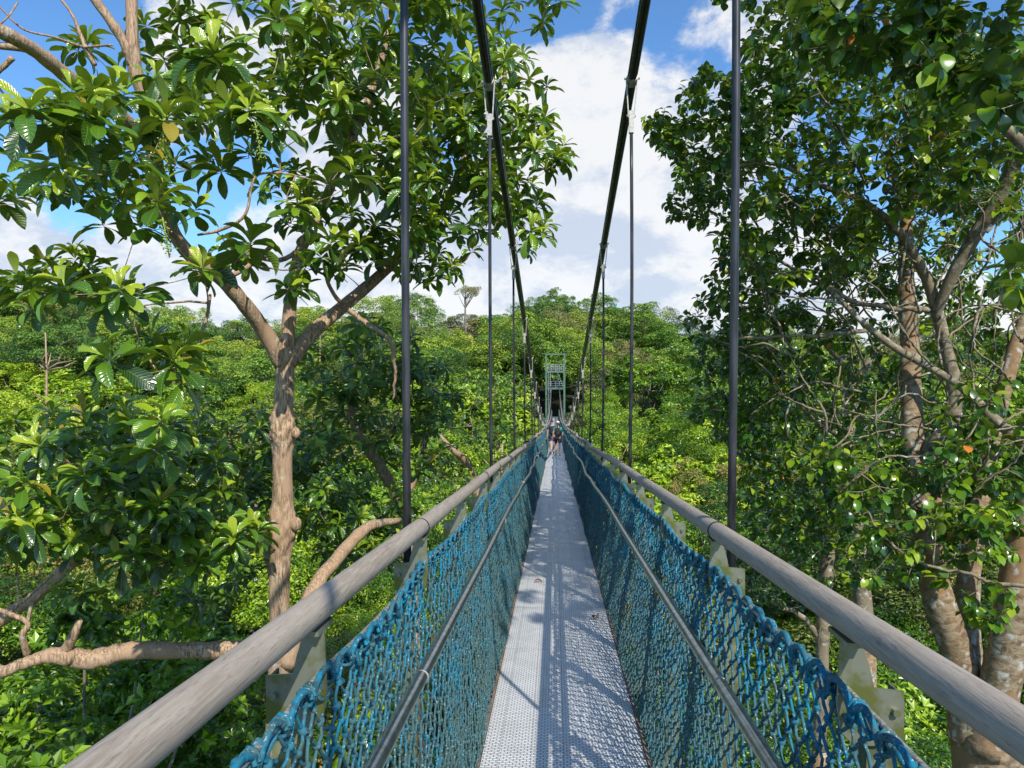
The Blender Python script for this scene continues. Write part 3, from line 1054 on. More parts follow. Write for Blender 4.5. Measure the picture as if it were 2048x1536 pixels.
def trunk_mesh(seed, C, h=9.0, r=.20, name='trunk', kmin=4):
    rg = np.random.default_rng(seed)
    mb = MB()
    zz = np.linspace(-1.5, h, 8)
    bx = np.cumsum(rg.normal(0, .12, 8)); by = np.cumsum(rg.normal(0, .12, 8))
    pts = np.stack([bx - bx[0], by - by[0], zz], 1)
    mb.tube(pts, np.linspace(r * 1.2, r * .5, 8), 8)
    sel = rg.choice(len(C), min(16, len(C)), False)
    for i in sel:
        k = rg.integers(kmin, 8)
        a = pts[k]; b = C[i] * (1, 1, 1)
        m1 = a + (b - a) * .5 + rg.normal(0, .25, 3) + (0, 0, -.25)
        tt = np.linspace(0, 1, 6)[:, None]
        path = a * (1 - tt) ** 2 + 2 * m1 * tt * (1 - tt) + b * tt ** 2
        mb.tube(path, np.linspace(r * .38, r * .08, 6), 5)
    return mb.mesh(name, M['bark_grey'], True)


PROTO = {'near': [], 'mid': [], 'far': []}
spec_near = [('leaf_dark', 90, 520, .125, 0), ('leaf_lime', 85, 520, .13, 0), ('leaf_dark', 70, 330, .27, 1), ('leaf_lime', 95, 700, .085, 0), ('leaf_olive', 80, 500, .12, 0), ('leaf_dark', 100, 700, .09, 0), ('leaf_lime', 60, 380, .20, 1)]
for i, (mt, nc, per, lf, ro) in enumerate(spec_near):
    me, C = crown_mesh(100 + i, nc, per, lf, M[mt], clump_r=.80, rosette=bool(ro))
    PROTO['near'].append((me, trunk_mesh(200 + i, C), mt))
spec_mid = [('leaf_dark', 80, 250, .20, 0), ('leaf_lime', 75, 250, .20, 0), ('leaf_olive', 75, 240, .20, 0), ('leaf_dark', 90, 240, .19, 0), ('leaf_lime', 60, 290, .30, 1), ('leaf_dark', 60, 290, .32, 1)]
for i, (mt, nc, per, lf, ro) in enumerate(spec_mid):
    me, C = crown_mesh(300 + i, nc, per, lf, M[mt], clump_r=.85, rosette=bool(ro))
    PROTO['mid'].append((me, trunk_mesh(400 + i, C), mt))
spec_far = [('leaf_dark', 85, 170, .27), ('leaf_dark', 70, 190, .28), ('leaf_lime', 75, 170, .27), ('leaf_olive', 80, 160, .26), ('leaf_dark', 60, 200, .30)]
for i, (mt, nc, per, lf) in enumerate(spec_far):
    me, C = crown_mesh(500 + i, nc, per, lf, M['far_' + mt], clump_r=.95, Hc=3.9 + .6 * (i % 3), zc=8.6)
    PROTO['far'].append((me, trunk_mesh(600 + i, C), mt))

KLAB = {'leaf_dark': ('dark green', 'dark green forest trees'), 'leaf_lime': ('bright lime green', 'bright lime green forest trees'), 'leaf_olive': ('olive brown tinged', 'olive tinged forest trees')}

cand = []
rgt = np.random.default_rng(11)
d = 9.0
while d < 200:
    sp_ = 5.2 + d * .022
    half = d * .80 + 6
    x = -half + rgt.uniform(0, sp_)
    while x < half:
        dd = d + rgt.uniform(-.4, .4) * sp_; rr_ = x + rgt.uniform(-.4, .4) * sp_
        pt = CAM + FWD * dd + RGT * rr_
        cand.append((dd, rr_, pt[0], pt[1]))
        x += sp_
    d += sp_ * .92
cand = np.array(cand)
keep = []
for (dd, rr_, x, y) in cand:
    top = float(canopy(x, y))
    if abs(x) < 8 and y < 120:
        top = min(top, float(deck_z(min(y, Y_END))) - 1.4 + max(0, abs(x) - 4) * 2.6)
    keep.append((dd, rr_, x, y, top))
keep.sort(key=lambda a: a[0])
rest = []
nind = 0
lab_i = 0
for (dd, rr_, x, y, top) in keep:
    px = 1024 + F * rr_ / dd
    # colour families by place: lime right of the bridge in the middle distance, darker far right and near left
    pr = [.45, .38, .17]
    if 1130 < px < 1480 and 18 < dd < 75: pr = [.18, .66, .16]
    if px > 1480 and dd < 60: pr = [.88, .06, .06]
    if px < 700 and dd < 60: pr = [.42, .46, .12]
    if 60 < dd < 130 and px < 1100: pr = [.30, .50, .20]
    if dd > 105: pr = [.52, .26, .22]
    fam = rgt.choice(['leaf_dark', 'leaf_lime', 'leaf_olive'], p=pr)
    hgt = 1.0 + rgt.normal(0, .10)
    xy = rgt.choice([.85, 1.05, 1.25, 1.5], p=[.2, .35, .3, .15]) * (1.0 + max(0, min(dd, 170) - 60) * .0022)
    ztop = top + (rgt.normal(0, 1.5 + min(dd, 150) * .013) + (xy - 1.1) * 1.6 if not (abs(x) < 8 and y < 120) else 0)
    lod = 'near' if dd < 36 else ('mid' if dd < 105 else 'far')
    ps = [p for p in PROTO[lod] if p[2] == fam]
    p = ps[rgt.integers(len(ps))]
    if abs(x) < 8 and y < 120: xy = min(xy, .85)
    hs = max(.75, min(1.6, hgt * (.55 + .45 * xy)))
    zb = ztop - 13.0 * hs
    rot = rgt.uniform(0, 6.28)
    if lod == 'far' and abs(px - 1110) > 0 and nind >= 292 or nind >= 292:
        rest.append((x, y, zb, rot, xy, hs, [q[0] for q in PROTO['far']].index(p[0]) if lod == 'far' else 0))
        continue
    if abs(px - 1024) > 1300 + 9000 / max(dd, 1) * .1 and dd > 20 and abs(px - 1024) > 1250:
        continue
    e = empty('forest_tree', (x, y, zb))
    e.rotation_euler = (0, 0, rot)
    e.scale = (xy, xy, hs)
    side = 'left of' if x < -2 else ('right of' if x > 2 else 'below')
    where = 'in the valley' if dd < 40 else ('on the lower slope' if dd < 85 else 'on the rising slope')
    word, grp = KLAB[fam]
    tag(e, '%s leafy tree %s, %s the footbridge' % (word, where, side), 'tree', '%s %s, %s the footbridge' % (grp, where, side))
    for nm, me in (('trunk', p[1]), ('crown', p[0])):
        c = bpy.data.objects.new(nm, me); COL.objects.link(c); c.parent = e
    nind += 1
print('forest individuals', nind, 'rest', len(rest))

# the far wood: one mass of the same far crowns instanced on points
mb = MB()
rest = np.array(rest)
vm = bpy.data.meshes.new('forest')
vm.vertices.add(len(rest))
vm.vertices.foreach_set('co', rest[:, :3].astype(np.float32).ravel())
for nm, dat in (('rot', rest[:, 3]), ('sxy', rest[:, 4]), ('sz', rest[:, 5])):
    a = vm.attributes.new(nm, 'FLOAT', 'POINT'); a.data.foreach_set('value', dat.astype(np.float32))
a = vm.attributes.new('pick', 'INT', 'POINT'); a.data.foreach_set('value', rest[:, 6].astype(np.int32))
fo = bpy.data.objects.new('forest', vm); COL.objects.link(fo)
tag(fo, 'dense wooded hillside filling the distance behind the bridge tower', 'forest', kind='stuff')
ng = bpy.data.node_groups.new('forest scatter', 'GeometryNodeTree')
ng.interface.new_socket('Geometry', in_out='INPUT', socket_type='NodeSocketGeometry')
ng.interface.new_socket('Geometry', in_out='OUTPUT', socket_type='NodeSocketGeometry')
g = NT(ng)
gi = g.new('NodeGroupInput'); go = g.new('NodeGroupOutput')
# each prototype comes from a crown already standing on the slope
users = {}
for o in bpy.data.objects:
    if o.type == 'MESH' and o.data.name.startswith('crown') and o.data.name not in users:
        users[o.data.name] = o
missing = [p for p in PROTO['far'] if p[0].name not in users]
k_ = 0
for p in missing:      # make sure that every far crown kind has one tree of its own
    e = empty('forest_tree', tuple(rest[k_ * 7 + 3][:3])); tag(e, 'tall %s tree high on the wooded hillside' % KLAB[p[2]][0], 'tree', 'tall %s trees on the hillside' % KLAB[p[2]][0])
    for nm, me in (('trunk', p[1]), ('crown', p[0])):
        c = bpy.data.objects.new(nm, me); COL.objects.link(c); c.parent = e
        if nm == 'crown': users[me.name] = c
    k_ += 1
gti = []
join = g.new('GeometryNodeJoinGeometry')
for p in reversed(PROTO['far']):
    oi = g.new('GeometryNodeObjectInfo')
    oi.transform_space = 'ORIGINAL'
    oi.inputs['Object'].default_value = users[p[0].name]
    oi.inputs['As Instance'].default_value = True
    g.link(oi.outputs['Geometry'], join.inputs[0])


def nattr(nm, typ='FLOAT'):
    n_ = g.new('GeometryNodeInputNamedAttribute'); n_.data_type = typ
    n_.inputs['Name'].default_value = nm
    return n_.outputs[0]


iop = g.new('GeometryNodeInstanceOnPoints')
g.link(gi.outputs[0], iop.inputs['Points'])
g.link(join.outputs[0], iop.inputs['Instance'])
iop.inputs['Pick Instance'].default_value = True
g.link(nattr('pick', 'INT'), iop.inputs['Instance Index'])
cr_ = g.new('ShaderNodeCombineXYZ'); g.link(nattr('rot'), cr_.inputs[2]); g.link(cr_.outputs[0], iop.inputs['Rotation'])
cs_ = g.new('ShaderNodeCombineXYZ'); sx = nattr('sxy'); g.link(sx, cs_.inputs[0]); g.link(sx, cs_.inputs[1]); g.link(nattr('sz'), cs_.inputs[2])
g.link(cs_.outputs[0], iop.inputs['Scale'])
g.link(iop.outputs[0], go.inputs[0])
md = fo.modifiers.new('scatter', 'NODES'); md.node_group = ng

# ------------------------------------------------------------------ close trees
# big obovate leaf: petiole, twelve faces, folded along the midrib and arched
secs = [(0, .012), (.10, .03), (.28, .10), (.48, .165), (.68, .205), (.84, .185), (.95, .10), (1.0, .02)]
bv = []; buv = []
for (u_, w_) in secs:
    arch = .10 * math.sin(u_ * math.pi * .9) - .10 * u_ * u_
    for e in (-1, 0, 1):
        bv.append((u_, e * w_, arch + (abs(e) * w_ * .38)))
        buv.append((u_, e, 0))
bv = np.array(bv); buv = np.array(buv, float)
bq = []
for i in range(len(secs) - 1):
    for e in (0, 1):
        a = i * 3 + e
        bq.append((a, a + 3, a + 4, a + 1))
# rounded leaf
secs2 = [(0, .012), (.12, .015), (.26, .15), (.48, .27), (.70, .285), (.88, .19), (.97, .07), (1.04, .005)]
rv = []; ruv = []
for (u_, w_) in secs2:
    arch = .10 * math.sin(u_ * 3.0) - .16 * u_ * u_
    for e in (-1, 0, 1):
        rv.append((u_, e * w_, arch + abs(e) * w_ * .22)); ruv.append((u_, e, 0))
rv = np.array(rv); ruv = np.array(ruv, float)


def catmull(pts, rad, sub=5):
    pts = np.asarray(pts, float); rad = np.asarray(rad, float)
    if len(pts) == 2: return np.linspace(pts[0], pts[1], sub + 1), np.linspace(rad[0], rad[1], sub + 1)
    p = np.vstack([2 * pts[0] - pts[1], pts, 2 * pts[-1] - pts[-2]])
    o = []; r = []
    for i in range(1, len(p) - 2):
        for k in range(sub):
            t_ = k / sub
            a, b, c, e = p[i - 1], p[i], p[i + 1], p[i + 2]
            o.append(.5 * ((2 * b) + (-a + c) * t_ + (2 * a - 5 * b + 4 * c - e) * t_ ** 2 + (-a + 3 * b - 3 * c + e) * t_ ** 3))
            r.append(rad[i - 1] + (rad[i] - rad[i - 1]) * t_)
    o.append(pts[-1]); r.append(rad[-1])
    return np.array(o), np.array(r)


class NearTree:
    def __init__(s, seed):
        s.rg = np.random.default_rng(seed)
        s.wood = MB(); s.nodes = []; s.nr = []

    def limb(s, path, k=10, wig=0.0, reg=True):
        """path: (px, py, depth, radius)"""
        pts = [P(a, b, c) for a, b, c, r in path]; rad = [r for *_, r in path]
        return s.limb3(pts, rad, k, wig, reg)

    def limb3(s, pts, rad, k=10, wig=0.0, reg=True):
        o, r = catmull(pts, rad, 6)
        if wig: o[1:-1] += s.rg.normal(0, wig, (len(o) - 2, 3))
        r = r * (1 + s.rg.normal(0, .035, len(r)))
        s.wood.tube(o, r, k)
        if reg:
            s.nodes += list(o[2:]); s.nr += list(r[2:])
        return o

    def region(s, cx, cy, rx, ry, d0, d1, n_):
        out = []
        while len(out) < n_:
            a, b = s.rg.uniform(-1, 1, 2)
            if a * a + b * b > 1: continue
            out.append(P(cx + a * rx, cy + b * ry, s.rg.uniform(d0, d1)))
        return out

    def grow(s, targets, curl=.14, rmax=.03, step=.22, droop=.12):
        targets = np.array(targets)
        nodes = np.array(s.nodes); rad = np.array(s.nr)
        dmin = np.sqrt(((targets[:, None] - nodes[None, ::3]) ** 2).sum(2)).min(1)
        order = np.argsort(dmin)
        dirs = np.zeros((len(targets), 3))
        cap = len(nodes) + len(targets) * 14
        NN = np.zeros((cap, 3)); NRr = np.zeros(cap); c = len(nodes)
        NN[:c] = nodes; NRr[:c] = rad
        for q in order:
            tgt = targets[q]
            dd = np.sqrt(((NN[:c] - tgt) ** 2).sum(1))
            # prefer parents that lie lower than the target
            cost = dd + .25 * np.maximum(0, NN[:c, 2] - tgt[2]) + .10 * (NRr[:c] < .006)
            i = int(np.argmin(cost))
            a = NN[i]; L = dd[i]
            n_ = max(3, min(10, int(L / step) + 2))
            tt = np.linspace(0, 1, n_)[:, None]
            m1 = a + (tgt - a) * .5 + s.rg.normal(0, curl * L, 3) + np.array([0, 0, -droop * L])
            path = a * (1 - tt) ** 2 + 2 * m1 * tt * (1 - tt) + tgt * tt ** 2
            path[1:-1] += s.rg.normal(0, .012 * min(L, 1.5), (n_ - 2, 3))
            r0 = min(NRr[i] * .75, .005 + .011 * L, rmax)
            r0 = max(r0, .0035)
            rr = np.linspace(r0, max(.0032, r0 * .45), n_)
            s.wood.tube(path, rr, 5 if r0 < .012 else 7, False)
            NN[c:c + n_ - 1] = path[1:]; NRr[c:c + n_ - 1] = rr[1:]; c += n_ - 1
            dv = path[-1] - path[-2]
            dirs[q] = dv / (np.linalg.norm(dv) + 1e-9)
        s.nodes = list(NN[:c]); s.nr = list(NRr[:c])
        return targets, dirs

    def rosettes(s, tg, dirs, mat, size=.27, nl=(10, 16), tbase=.45):
        mb = MB(); rg = s.rg
        P_, X_, N_, S_, T_i = [], [], [], [], []
        for p, dv in zip(tg, dirs):
            ax = dv * .35 + np.array([0, 0, .9]) + rg.normal(0, .22, 3) + np.array([SDIR[0], SDIR[1], 0]) * .10
            ax /= np.linalg.norm(ax)
            n_ = rg.integers(*nl)
            a = np.cross(ax, rg.normal(0, 1, 3)); a /= np.linalg.norm(a); b = np.cross(ax, a)
            base_t = tbase + rg.normal(0, .11); sz = size * rg.uniform(.75, 1.2)
            for k in range(n_):
                th = k * 2.4 + rg.normal(0, .2)
                f_ = k / n_                       # outer leaves first, young upright ones last
                el = -.55 + 1.7 * f_ ** 1.5 + rg.normal(0, .16)
                rd = math.cos(th) * a + math.sin(th) * b
                x = rd * math.cos(el) + ax * math.sin(el)
                nrm = ax * math.cos(el) - rd * math.sin(el)
                nrm = nrm + rg.normal(0, .20, 3)
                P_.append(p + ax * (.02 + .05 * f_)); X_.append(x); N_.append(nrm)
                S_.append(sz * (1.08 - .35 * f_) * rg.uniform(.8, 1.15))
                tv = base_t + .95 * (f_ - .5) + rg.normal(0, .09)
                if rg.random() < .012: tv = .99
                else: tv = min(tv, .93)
                T_i.append(tv)
        X = np.array(X_); N = np.array(N_); S = np.array(S_)
        fr = frames_from(X, N)
        sc_ = np.stack([S, S * rg.uniform(.74, 1.02, len(S)), S * rg.uniform(.2, 2.0, len(S))], 1)
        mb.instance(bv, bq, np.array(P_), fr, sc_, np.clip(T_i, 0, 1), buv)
        return mb

    def sprays(s, tg, dirs, size=.125, nl=(7, 13), tbase=.42, orange=.006):
        mb = MB(); rg = s.rg
        P_, X_, N_, S_, T_i = [], [], [], [], []
        for p, dv in zip(tg, dirs):
            ax = dv * .6 + rg.normal(0, .3, 3) + np.array([0, 0, .15]); ax /= np.linalg.norm(ax)
            a = np.cross(ax, rg.normal(0, 1, 3)); a /= np.linalg.norm(a); b = np.cross(ax, a)
            n_ = rg.integers(*nl); bt = tbase + rg.normal(0, .16)
            for k in range(n_):
                th = k * 2.4 + rg.normal(0, .3); f_ = k / n_
                rd = math.cos(th) * a + math.sin(th) * b
                x = rd * 1.0 + ax * (.1 + .7 * f_) + np.array([0, 0, -.55]) + rg.normal(0, .18, 3)
                nrm = np.array([0, 0, 1.0]) + rd * .35 + rg.normal(0, .3, 3)
                P_.append(p + ax * (-.10 + .12 * f_)); X_.append(x); N_.append(nrm)
                S_.append(size * rg.uniform(.7, 1.15))
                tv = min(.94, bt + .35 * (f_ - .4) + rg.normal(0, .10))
                if rg.random() < orange: tv = .995
                T_i.append(tv)
        X = unit(np.array(X_)); N = np.array(N_); S = np.array(S_)
        fr = frames_from(X, N)
        sc_ = np.stack([S, S * rg.uniform(.85, 1.15, len(S)), S * rg.uniform(.4, 1.6, len(S))], 1)
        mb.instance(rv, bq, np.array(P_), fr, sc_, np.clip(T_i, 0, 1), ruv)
        return mb


def finish_tree(T, name, base, label, bark, leaves, leafmat, extra=None, group=None):
    e = empty(name, tuple(base))
    tag(e, label, 'tree', group)
    T.wood.v = [v - base for v in T.wood.v]
    if len(T.wood.v) > 30 and bark is M['bark_orange']:
        lim = MB(); tr_ = MB(); n0 = 0
        keepn = getattr(T, 'ntrunk', 1)
        off = 0; qi = 0; ti = 0
        for i, v in enumerate(T.wood.v):
            tgt = tr_ if i < keepn else lim
            hi = off + len(v)
            q = []; r = []
            while qi < len(T.wood.q) and T.wood.q[qi].min() < hi: q.append(T.wood.q[qi] - off); qi += 1
            while ti < len(T.wood.tr) and T.wood.tr[ti].min() < hi: r.append(T.wood.tr[ti] - off); ti += 1
            tgt.add(v, np.concatenate(q) if q else None, np.concatenate(r) if r else None)
            off = hi
        tk = tr_.build('trunk', bark, e)
        lim.build('limbs', M['bark_limb'], e)
    else:
        T.wood.build('trunk', bark, e)
    leaves.v = [v - base for v in leaves.v]
    cr = leaves.build('crown', leafmat, e)
    for ex in (extra or []):
        ex.v = [v - base for v in ex.v]
        ex.build('flower_spike', M['flower'], cr)
    return e


# --- A: the big pale barked tree left of the bridge
A = NearTree(1)
b0 = P(562, 1700, 8.9)
base = np.array([b0[0] - .2, b0[1] + .1, float(ground(b0[0], b0[1])) - .3])
zs_ = [(1700, .20), (1536, .168), (1300, .153), (1180, .148), (1110, .150), (1085, .172), (1068, .195), (1050, .198), (1030, .182), (1008, .155), (960, .143), (905, .143), (885, .165), (870, .182), (855, .184), (838, .165), (818, .145), (780, .138), (740, .140), (712, .150), (694, .135)]
pts_ = [base, base + (0.05, 0, 6.0)] + [P(562 + (1100 - p_) * .02 + 2 * math.sin(p_ * .02), p_, 9 if p_ < 1600 else 8.9) for p_, _ in zs_]
o_, r_2 = catmull(pts_, [.32, .26] + [q_ for _, q_ in zs_], 8)
lm = np.array([max(.02, .30 * (1 if abs(zz_ - P(0, 1055, 9)[2]) < .32 or abs(zz_ - P(0, 865, 9)[2]) < .26 else 0)) for zz_ in o_[:, 2]])
r_2 = r_2 * .84
A.wood.tube(o_, r_2, 32, lump=lm)
A.nodes += list(o_[20:]); A.nr += list(r_2[20:])
for (px, py, r) in ((592, 1048, .07), (540, 1065, .06), (592, 866, .055), (545, 872, .05)):
    A.wood.ball(P(px, py, 8.95), (r, r, r * 1.3), 12, 9)
A.limb([(572, 720, 9, .10), (577, 650, 9, .085), (583, 590, 9, .078), (598, 510, 8.9, .07), (628, 450, 8.8, .058), (680, 330, 8.9, .052), (725, 230, 9, .048), (765, 110, 9.1, .042), (790, -40, 9.2, .035), (800, -300, 9.3, .015)], 12)
A.limb([(568, 730, 9, .12), (530, 665, 8.8, .098), (490, 610, 8.5, .09), (440, 555, 8.2, .082), (380, 510, 7.9, .076), (335, 440, 7.6, .072), (312, 330, 7.3, .075), (290, 200, 7.1, .070), (268, 125, 7.0, .065), (262, -20, 7, .05), (250, -250, 7, .02)], 12)
A.limb([(268, 135, 7.0, .055), (245, 80, 6.9, .045), (190, 0, 6.8, .042), (120, -80, 6.7, .03)], 8)
A.limb([(576, 725, 9, .12), (625, 665, 9.2, .094), (690, 610, 9.6, .086), (760, 550, 10, .08), (830, 480, 10.3, .072), (890, 410, 10.6, .065), (930, 320, 11, .055), (985, 220, 11.3, .04), (1020, 120, 11.5, .025)], 12)
A.limb([(300, 290, 7.2, .06), (225, 215, 6.7, .07), (150, 165, 6.2, .065), (75, 105, 5.8, .055), (0, 62, 5.5, .055), (-150, 0, 5.2, .04)], 9)
A.limb([(150, 165, 6.2, .03), (110, 130, 6.1, .03), (60, 100, 6, .035), (0, 92, 5.9, .03), (-60, 95, 5.8, .03)], 7)
A.limb([(25, 115, 5.8, .025), (0, 140, 5.8, .02), (-60, 190, 5.8, .02)], 6)
A.limb([(190, 130, 6.4, .020), (165, 80, 6.4, .018), (145, 30, 6.4, .013), (110, -15, 6.4, .01)], 6, .003)
A.limb([(165, 95, 6.4, .013), (195, 92, 6.3, .011), (225, 90, 6.2, .009)], 5)
A.limb([(168, 95, 6.4, .011), (110, 75, 6.2, .010), (50, 60, 6, .009), (10, 25, 5.9, .007), (-30, -20, 5.8, .006)], 5)
A.limb([(35, 5, 5.9, .008), (15, 35, 5.8, .007), (-15, 60, 5.8, .007)], 5)
A.limb([(740, 560, 9.9, .03), (690, 605, 9.4, .03), (660, 575, 9.2, .026), (648, 530, 9, .022)], 7)
A.limb([(690, 612, 9.3, .035), (735, 648, 9.1, .035), (778, 680, 9.1, .03), (790, 740, 9.2, .022), (785, 800, 9.3, .012)], 7, .01)
A.limb([(545, 490, 8.8, .03), (500, 530, 8.3, .03), (445, 560, 8.1, .035)], 7)
A.limb([(395, 470, 7.4, .012), (440, 460, 7.4, .018), (490, 430, 7.4, .015), (510, 355, 7.4, .012), (560, 345, 7.4, .012)], 6)
A.limb([(420, 590, 7.0, .016), (412, 640, 6.6, .016), (385, 695, 6.2, .014), (330, 705, 5.9, .012), (300, 720, 5.7, .010)], 6)
A.limb([(404, 660, 6.5, .010), (402, 740, 6.5, .009), (396, 860, 6.4, .006)], 5, .004)
A.limb([(620, 480, 8.9, .035), (560, 520, 8.8, .03), (470, 500, 8.4, .028)], 7)
# lower limbs
A.limb([(562, 1290, 9, .15), (520, 1296, 9, .110), (430, 1300, 8.9, .104), (330, 1300, 8.6, .100), (250, 1303, 8.4, .104), (185, 1318, 8.3, .112), (135, 1312, 8.2, .11), (90, 1312, 8.1, .075), (40, 1330, 8, .06), (-20, 1345, 8, .07), (-200, 1330, 8, .05)], 14, .006)
A.limb([(130, 1305, 8.2, .07), (150, 1265, 8.1, .045), (160, 1240, 8.1, .03)], 8)
A.limb([(55, 1310, 8.1, .04), (45, 1270, 8, .035), (55, 1245, 8, .03), (0, 1220, 7.9, .025), (-60, 1190, 7.9, .02)], 7)
A.limb([(55, 1245, 8, .02), (70, 1200, 8, .02), (130, 1150, 8, .014)], 6)
A.limb([(20, 1225, 8, .018), (60, 1190, 8, .018), (105, 1150, 8, .015)], 6)
A.limb([(572, 1330, 9, .13), (600, 1250, 9.1, .11), (630, 1175, 9.4, .10), (680, 1110, 9.8, .09), (735, 1055, 10.4, .08), (800, 1040, 11, .04)], 12, .006)
tg = []
for r_ in [(560, 110, 330, 170, 7.2, 11, 80), (800, 160, 230, 190, 7.5, 12, 96), (980, 200, 120, 120, 9, 12, 32), (1030, 330, 90, 130, 9.5, 12, 34), (1110, 335, 40, 40, 10, 11, 5),
           (900, 360, 150, 130, 8.5, 12, 48), (720, 400, 200, 110, 7.5, 11, 42), (860, 500, 90, 70, 9, 11.5, 18),
           (180, 270, 190, 90, 4.6, 7, 19), (400, 250, 170, 120, 5.5, 8, 24), (330, 425, 110, 50, 5, 6.4, 5), (130, 400, 150, 70, 6.5, 8.5, 14),
           (240, 570, 230, 55, 5.2, 7.2, 13), (520, 560, 120, 50, 7, 8.6, 6), (290, 740, 130, 60, 5.3, 6.4, 6), (310, 880, 60, 40, 5.2, 5.8, 3), (60, 620, 60, 50, 5.5, 6.5, 3),
           (720, 520, 130, 40, 8, 10, 9), (600, -120, 500, 120, 7, 11, 45), (150, 90, 60, 30, 7.5, 9, 2), (1090, 30, 90, 40, 11, 13, 6), (1070, 480, 40, 30, 10, 11, 3)]:
    tg += A.region(*r_)
# rosettes the photograph shows singly, nearest first
for r_ in [(318, 420, 4.9), (120, 270, 4.6), (185, 210, 4.9), (330, 250, 5.0), (500, 235, 5.4), (430, 120, 5.6), (140, 590, 4.9), (240, 590, 5.2), (400, 550, 5.2), (60, 240, 4.5), (225, 140 + 60, 5.3), (590, 420, 7.0),
           (500, 500, 6.2), (705, 360, 6.8), (855, 370, 7.4), (985, 380, 8.2), (560, 55, 6.5), (940, 130, 7.5), (230, 730, 5.2), (350, 735, 5.4), (320, 855, 5.0), (720, 500, 7.6), (810, 480, 8), (1010, 130, 8.5), (1070, 310, 9.5), (1060, 470, 9.5), (30, 330, 5)]:
    tg.append(P(*r_))
tg, dr = A.grow(tg)
lv = A.rosettes(tg, dr, None, .285, (10, 17), .63)
FL = []
for (px, py, dd) in ((325, 440, 4.85), (325, 270, 4.95), (510, 250, 5.35)):
    fl = MB(); FL.append(fl)
    fl.tube([P(px, py - 5, dd), P(px + 7, py + 35, dd), P(px + 14, py + 75, dd)], .005, 5)
    for k in range(70):
        a = A.rg.uniform(0, 1)
        c = P(px + A.rg.normal(0, 6) + a * 14, py + a * 70, dd + A.rg.normal(0, .03))
        fl.ball(c, .0065, 5, 4)
finish_tree(A, 'broadleaf_tree', base, 'tall pale barked tree with three forked limbs and large paddle leaves left of the bridge', M['bark_tan'], lv, M['leaf_big'], FL)


# --- other large leaved trees, lower and behind
def magnolia(seed, limbs, regions, label, size=.27, tbase=.48, nl=(9, 15)):
    Tn = NearTree(seed)
    q0 = P(*limbs[0][0][:3])
    base = np.array([q0[0], q0[1], float(ground(q0[0], q0[1])) - .3])
    Tn.limb3([base, (base + q0) / 2 + (.3, .2, 0), q0], [.24, .19, limbs[0][0][3]], 10)
    for l_ in limbs: Tn.limb(l_, 9, .008)
    tg = []
    for r_ in regions: tg += Tn.region(*r_)
    tg, dr = Tn.grow(tg)
    lv = Tn.rosettes(tg, dr, None, size, nl, tbase)
    return finish_tree(Tn, 'broadleaf_tree', base, label, M['bark_tan'], lv, M['leaf_big'])


magnolia(2, [[(-260, 1600, 10.5, .14), (-120, 1330, 10.5, .12), (60, 1200, 10.5, .09), (190, 1060, 10.3, .08), (150, 960, 10, .05), (120, 880, 9.8, .025)], [(200, 1100, 10.4, .05), (300, 1080, 10.2, .035), (400, 1050, 10, .02)], [(190, 1060, 10.3, .04), (80, 1020, 9.6, .03), (10, 960, 9, .02)]],
         [(110, 980, 200, 150, 6.8, 10.5, 80), (270, 1030, 130, 120, 6.8, 10, 46), (410, 1070, 120, 100, 7.2, 10, 34), (330, 900, 130, 60, 8, 11, 20), (150, 1190, 60, 40, 8, 9, 4), (130, 860, 150, 60, 9, 12, 16)],
         'dark glossy leaved tree at lower left above the horizontal limb', .29, .54, (11, 17))
magnolia(3, [[(565, 1600, 13.5, .12), (560, 1250, 13.5, .10), (520, 1050, 13.3, .08), (480, 950, 13, .05), (450, 850, 12.8, .03)], [(520, 1050, 13.3, .05), (440, 1000, 12.8, .03), (380, 960, 12.4, .02)]],
         [(480, 900, 120, 110, 11.5, 14.5, 58), (450, 1080, 130, 110, 11.5, 14.5, 44), (600, 1000, 90, 110, 11.5, 14, 30), (470, 1200, 110, 50, 12, 14, 10)],
         'dark leafy tree just left of and behind the pale forked trunk', .27, .42)
magnolia(4, [[(830, 1450, 14, .17), (820, 1150, 14, .14), (795, 1010, 13.8, .12), (770, 950, 13.6, .11), (735, 895, 13.4, .09), (708, 850, 13.2, .08), (700, 780, 13.2, .05), (720, 700, 13.2, .03)], [(795, 1010, 13.8, .07), (830, 960, 13.8, .05), (850, 880, 13.8, .03)], [(735, 895, 13.4, .05), (770, 880, 13.4, .035), (800, 820, 13.4, .02)]],
         [(720, 740, 120, 100, 12, 15.5, 78), (800, 830, 110, 110, 12.5, 16, 60), (660, 930, 80, 110, 12, 15, 34), (720, 1060, 110, 90, 11.5, 14, 34), (870, 960, 50, 60, 12.5, 14.5, 8), (860, 800, 50, 80, 13, 15, 14)],
         'bushy dark leaved tree with curved trunk between the pale trunk and the bridge', .27, .48)
magnolia(5, [[(960, 1150, 24, .2), (955, 1000, 24, .16), (935, 930, 23.6, .13), (905, 900, 23, .10), (880, 870, 23, .05)], [(955, 1000, 24, .12), (985, 930, 24.5, .10), (1000, 880, 24.5, .05)]],
         [(950, 860, 90, 120, 22, 27, 90), (1000, 800, 50, 90, 24, 28, 40), (900, 980, 60, 40, 22, 25, 22), (1020, 900, 30, 60, 24, 27, 18)],
         'yellowish green tree with crooked pinkish limbs close left of the bridge', .27, .62, (8, 13))

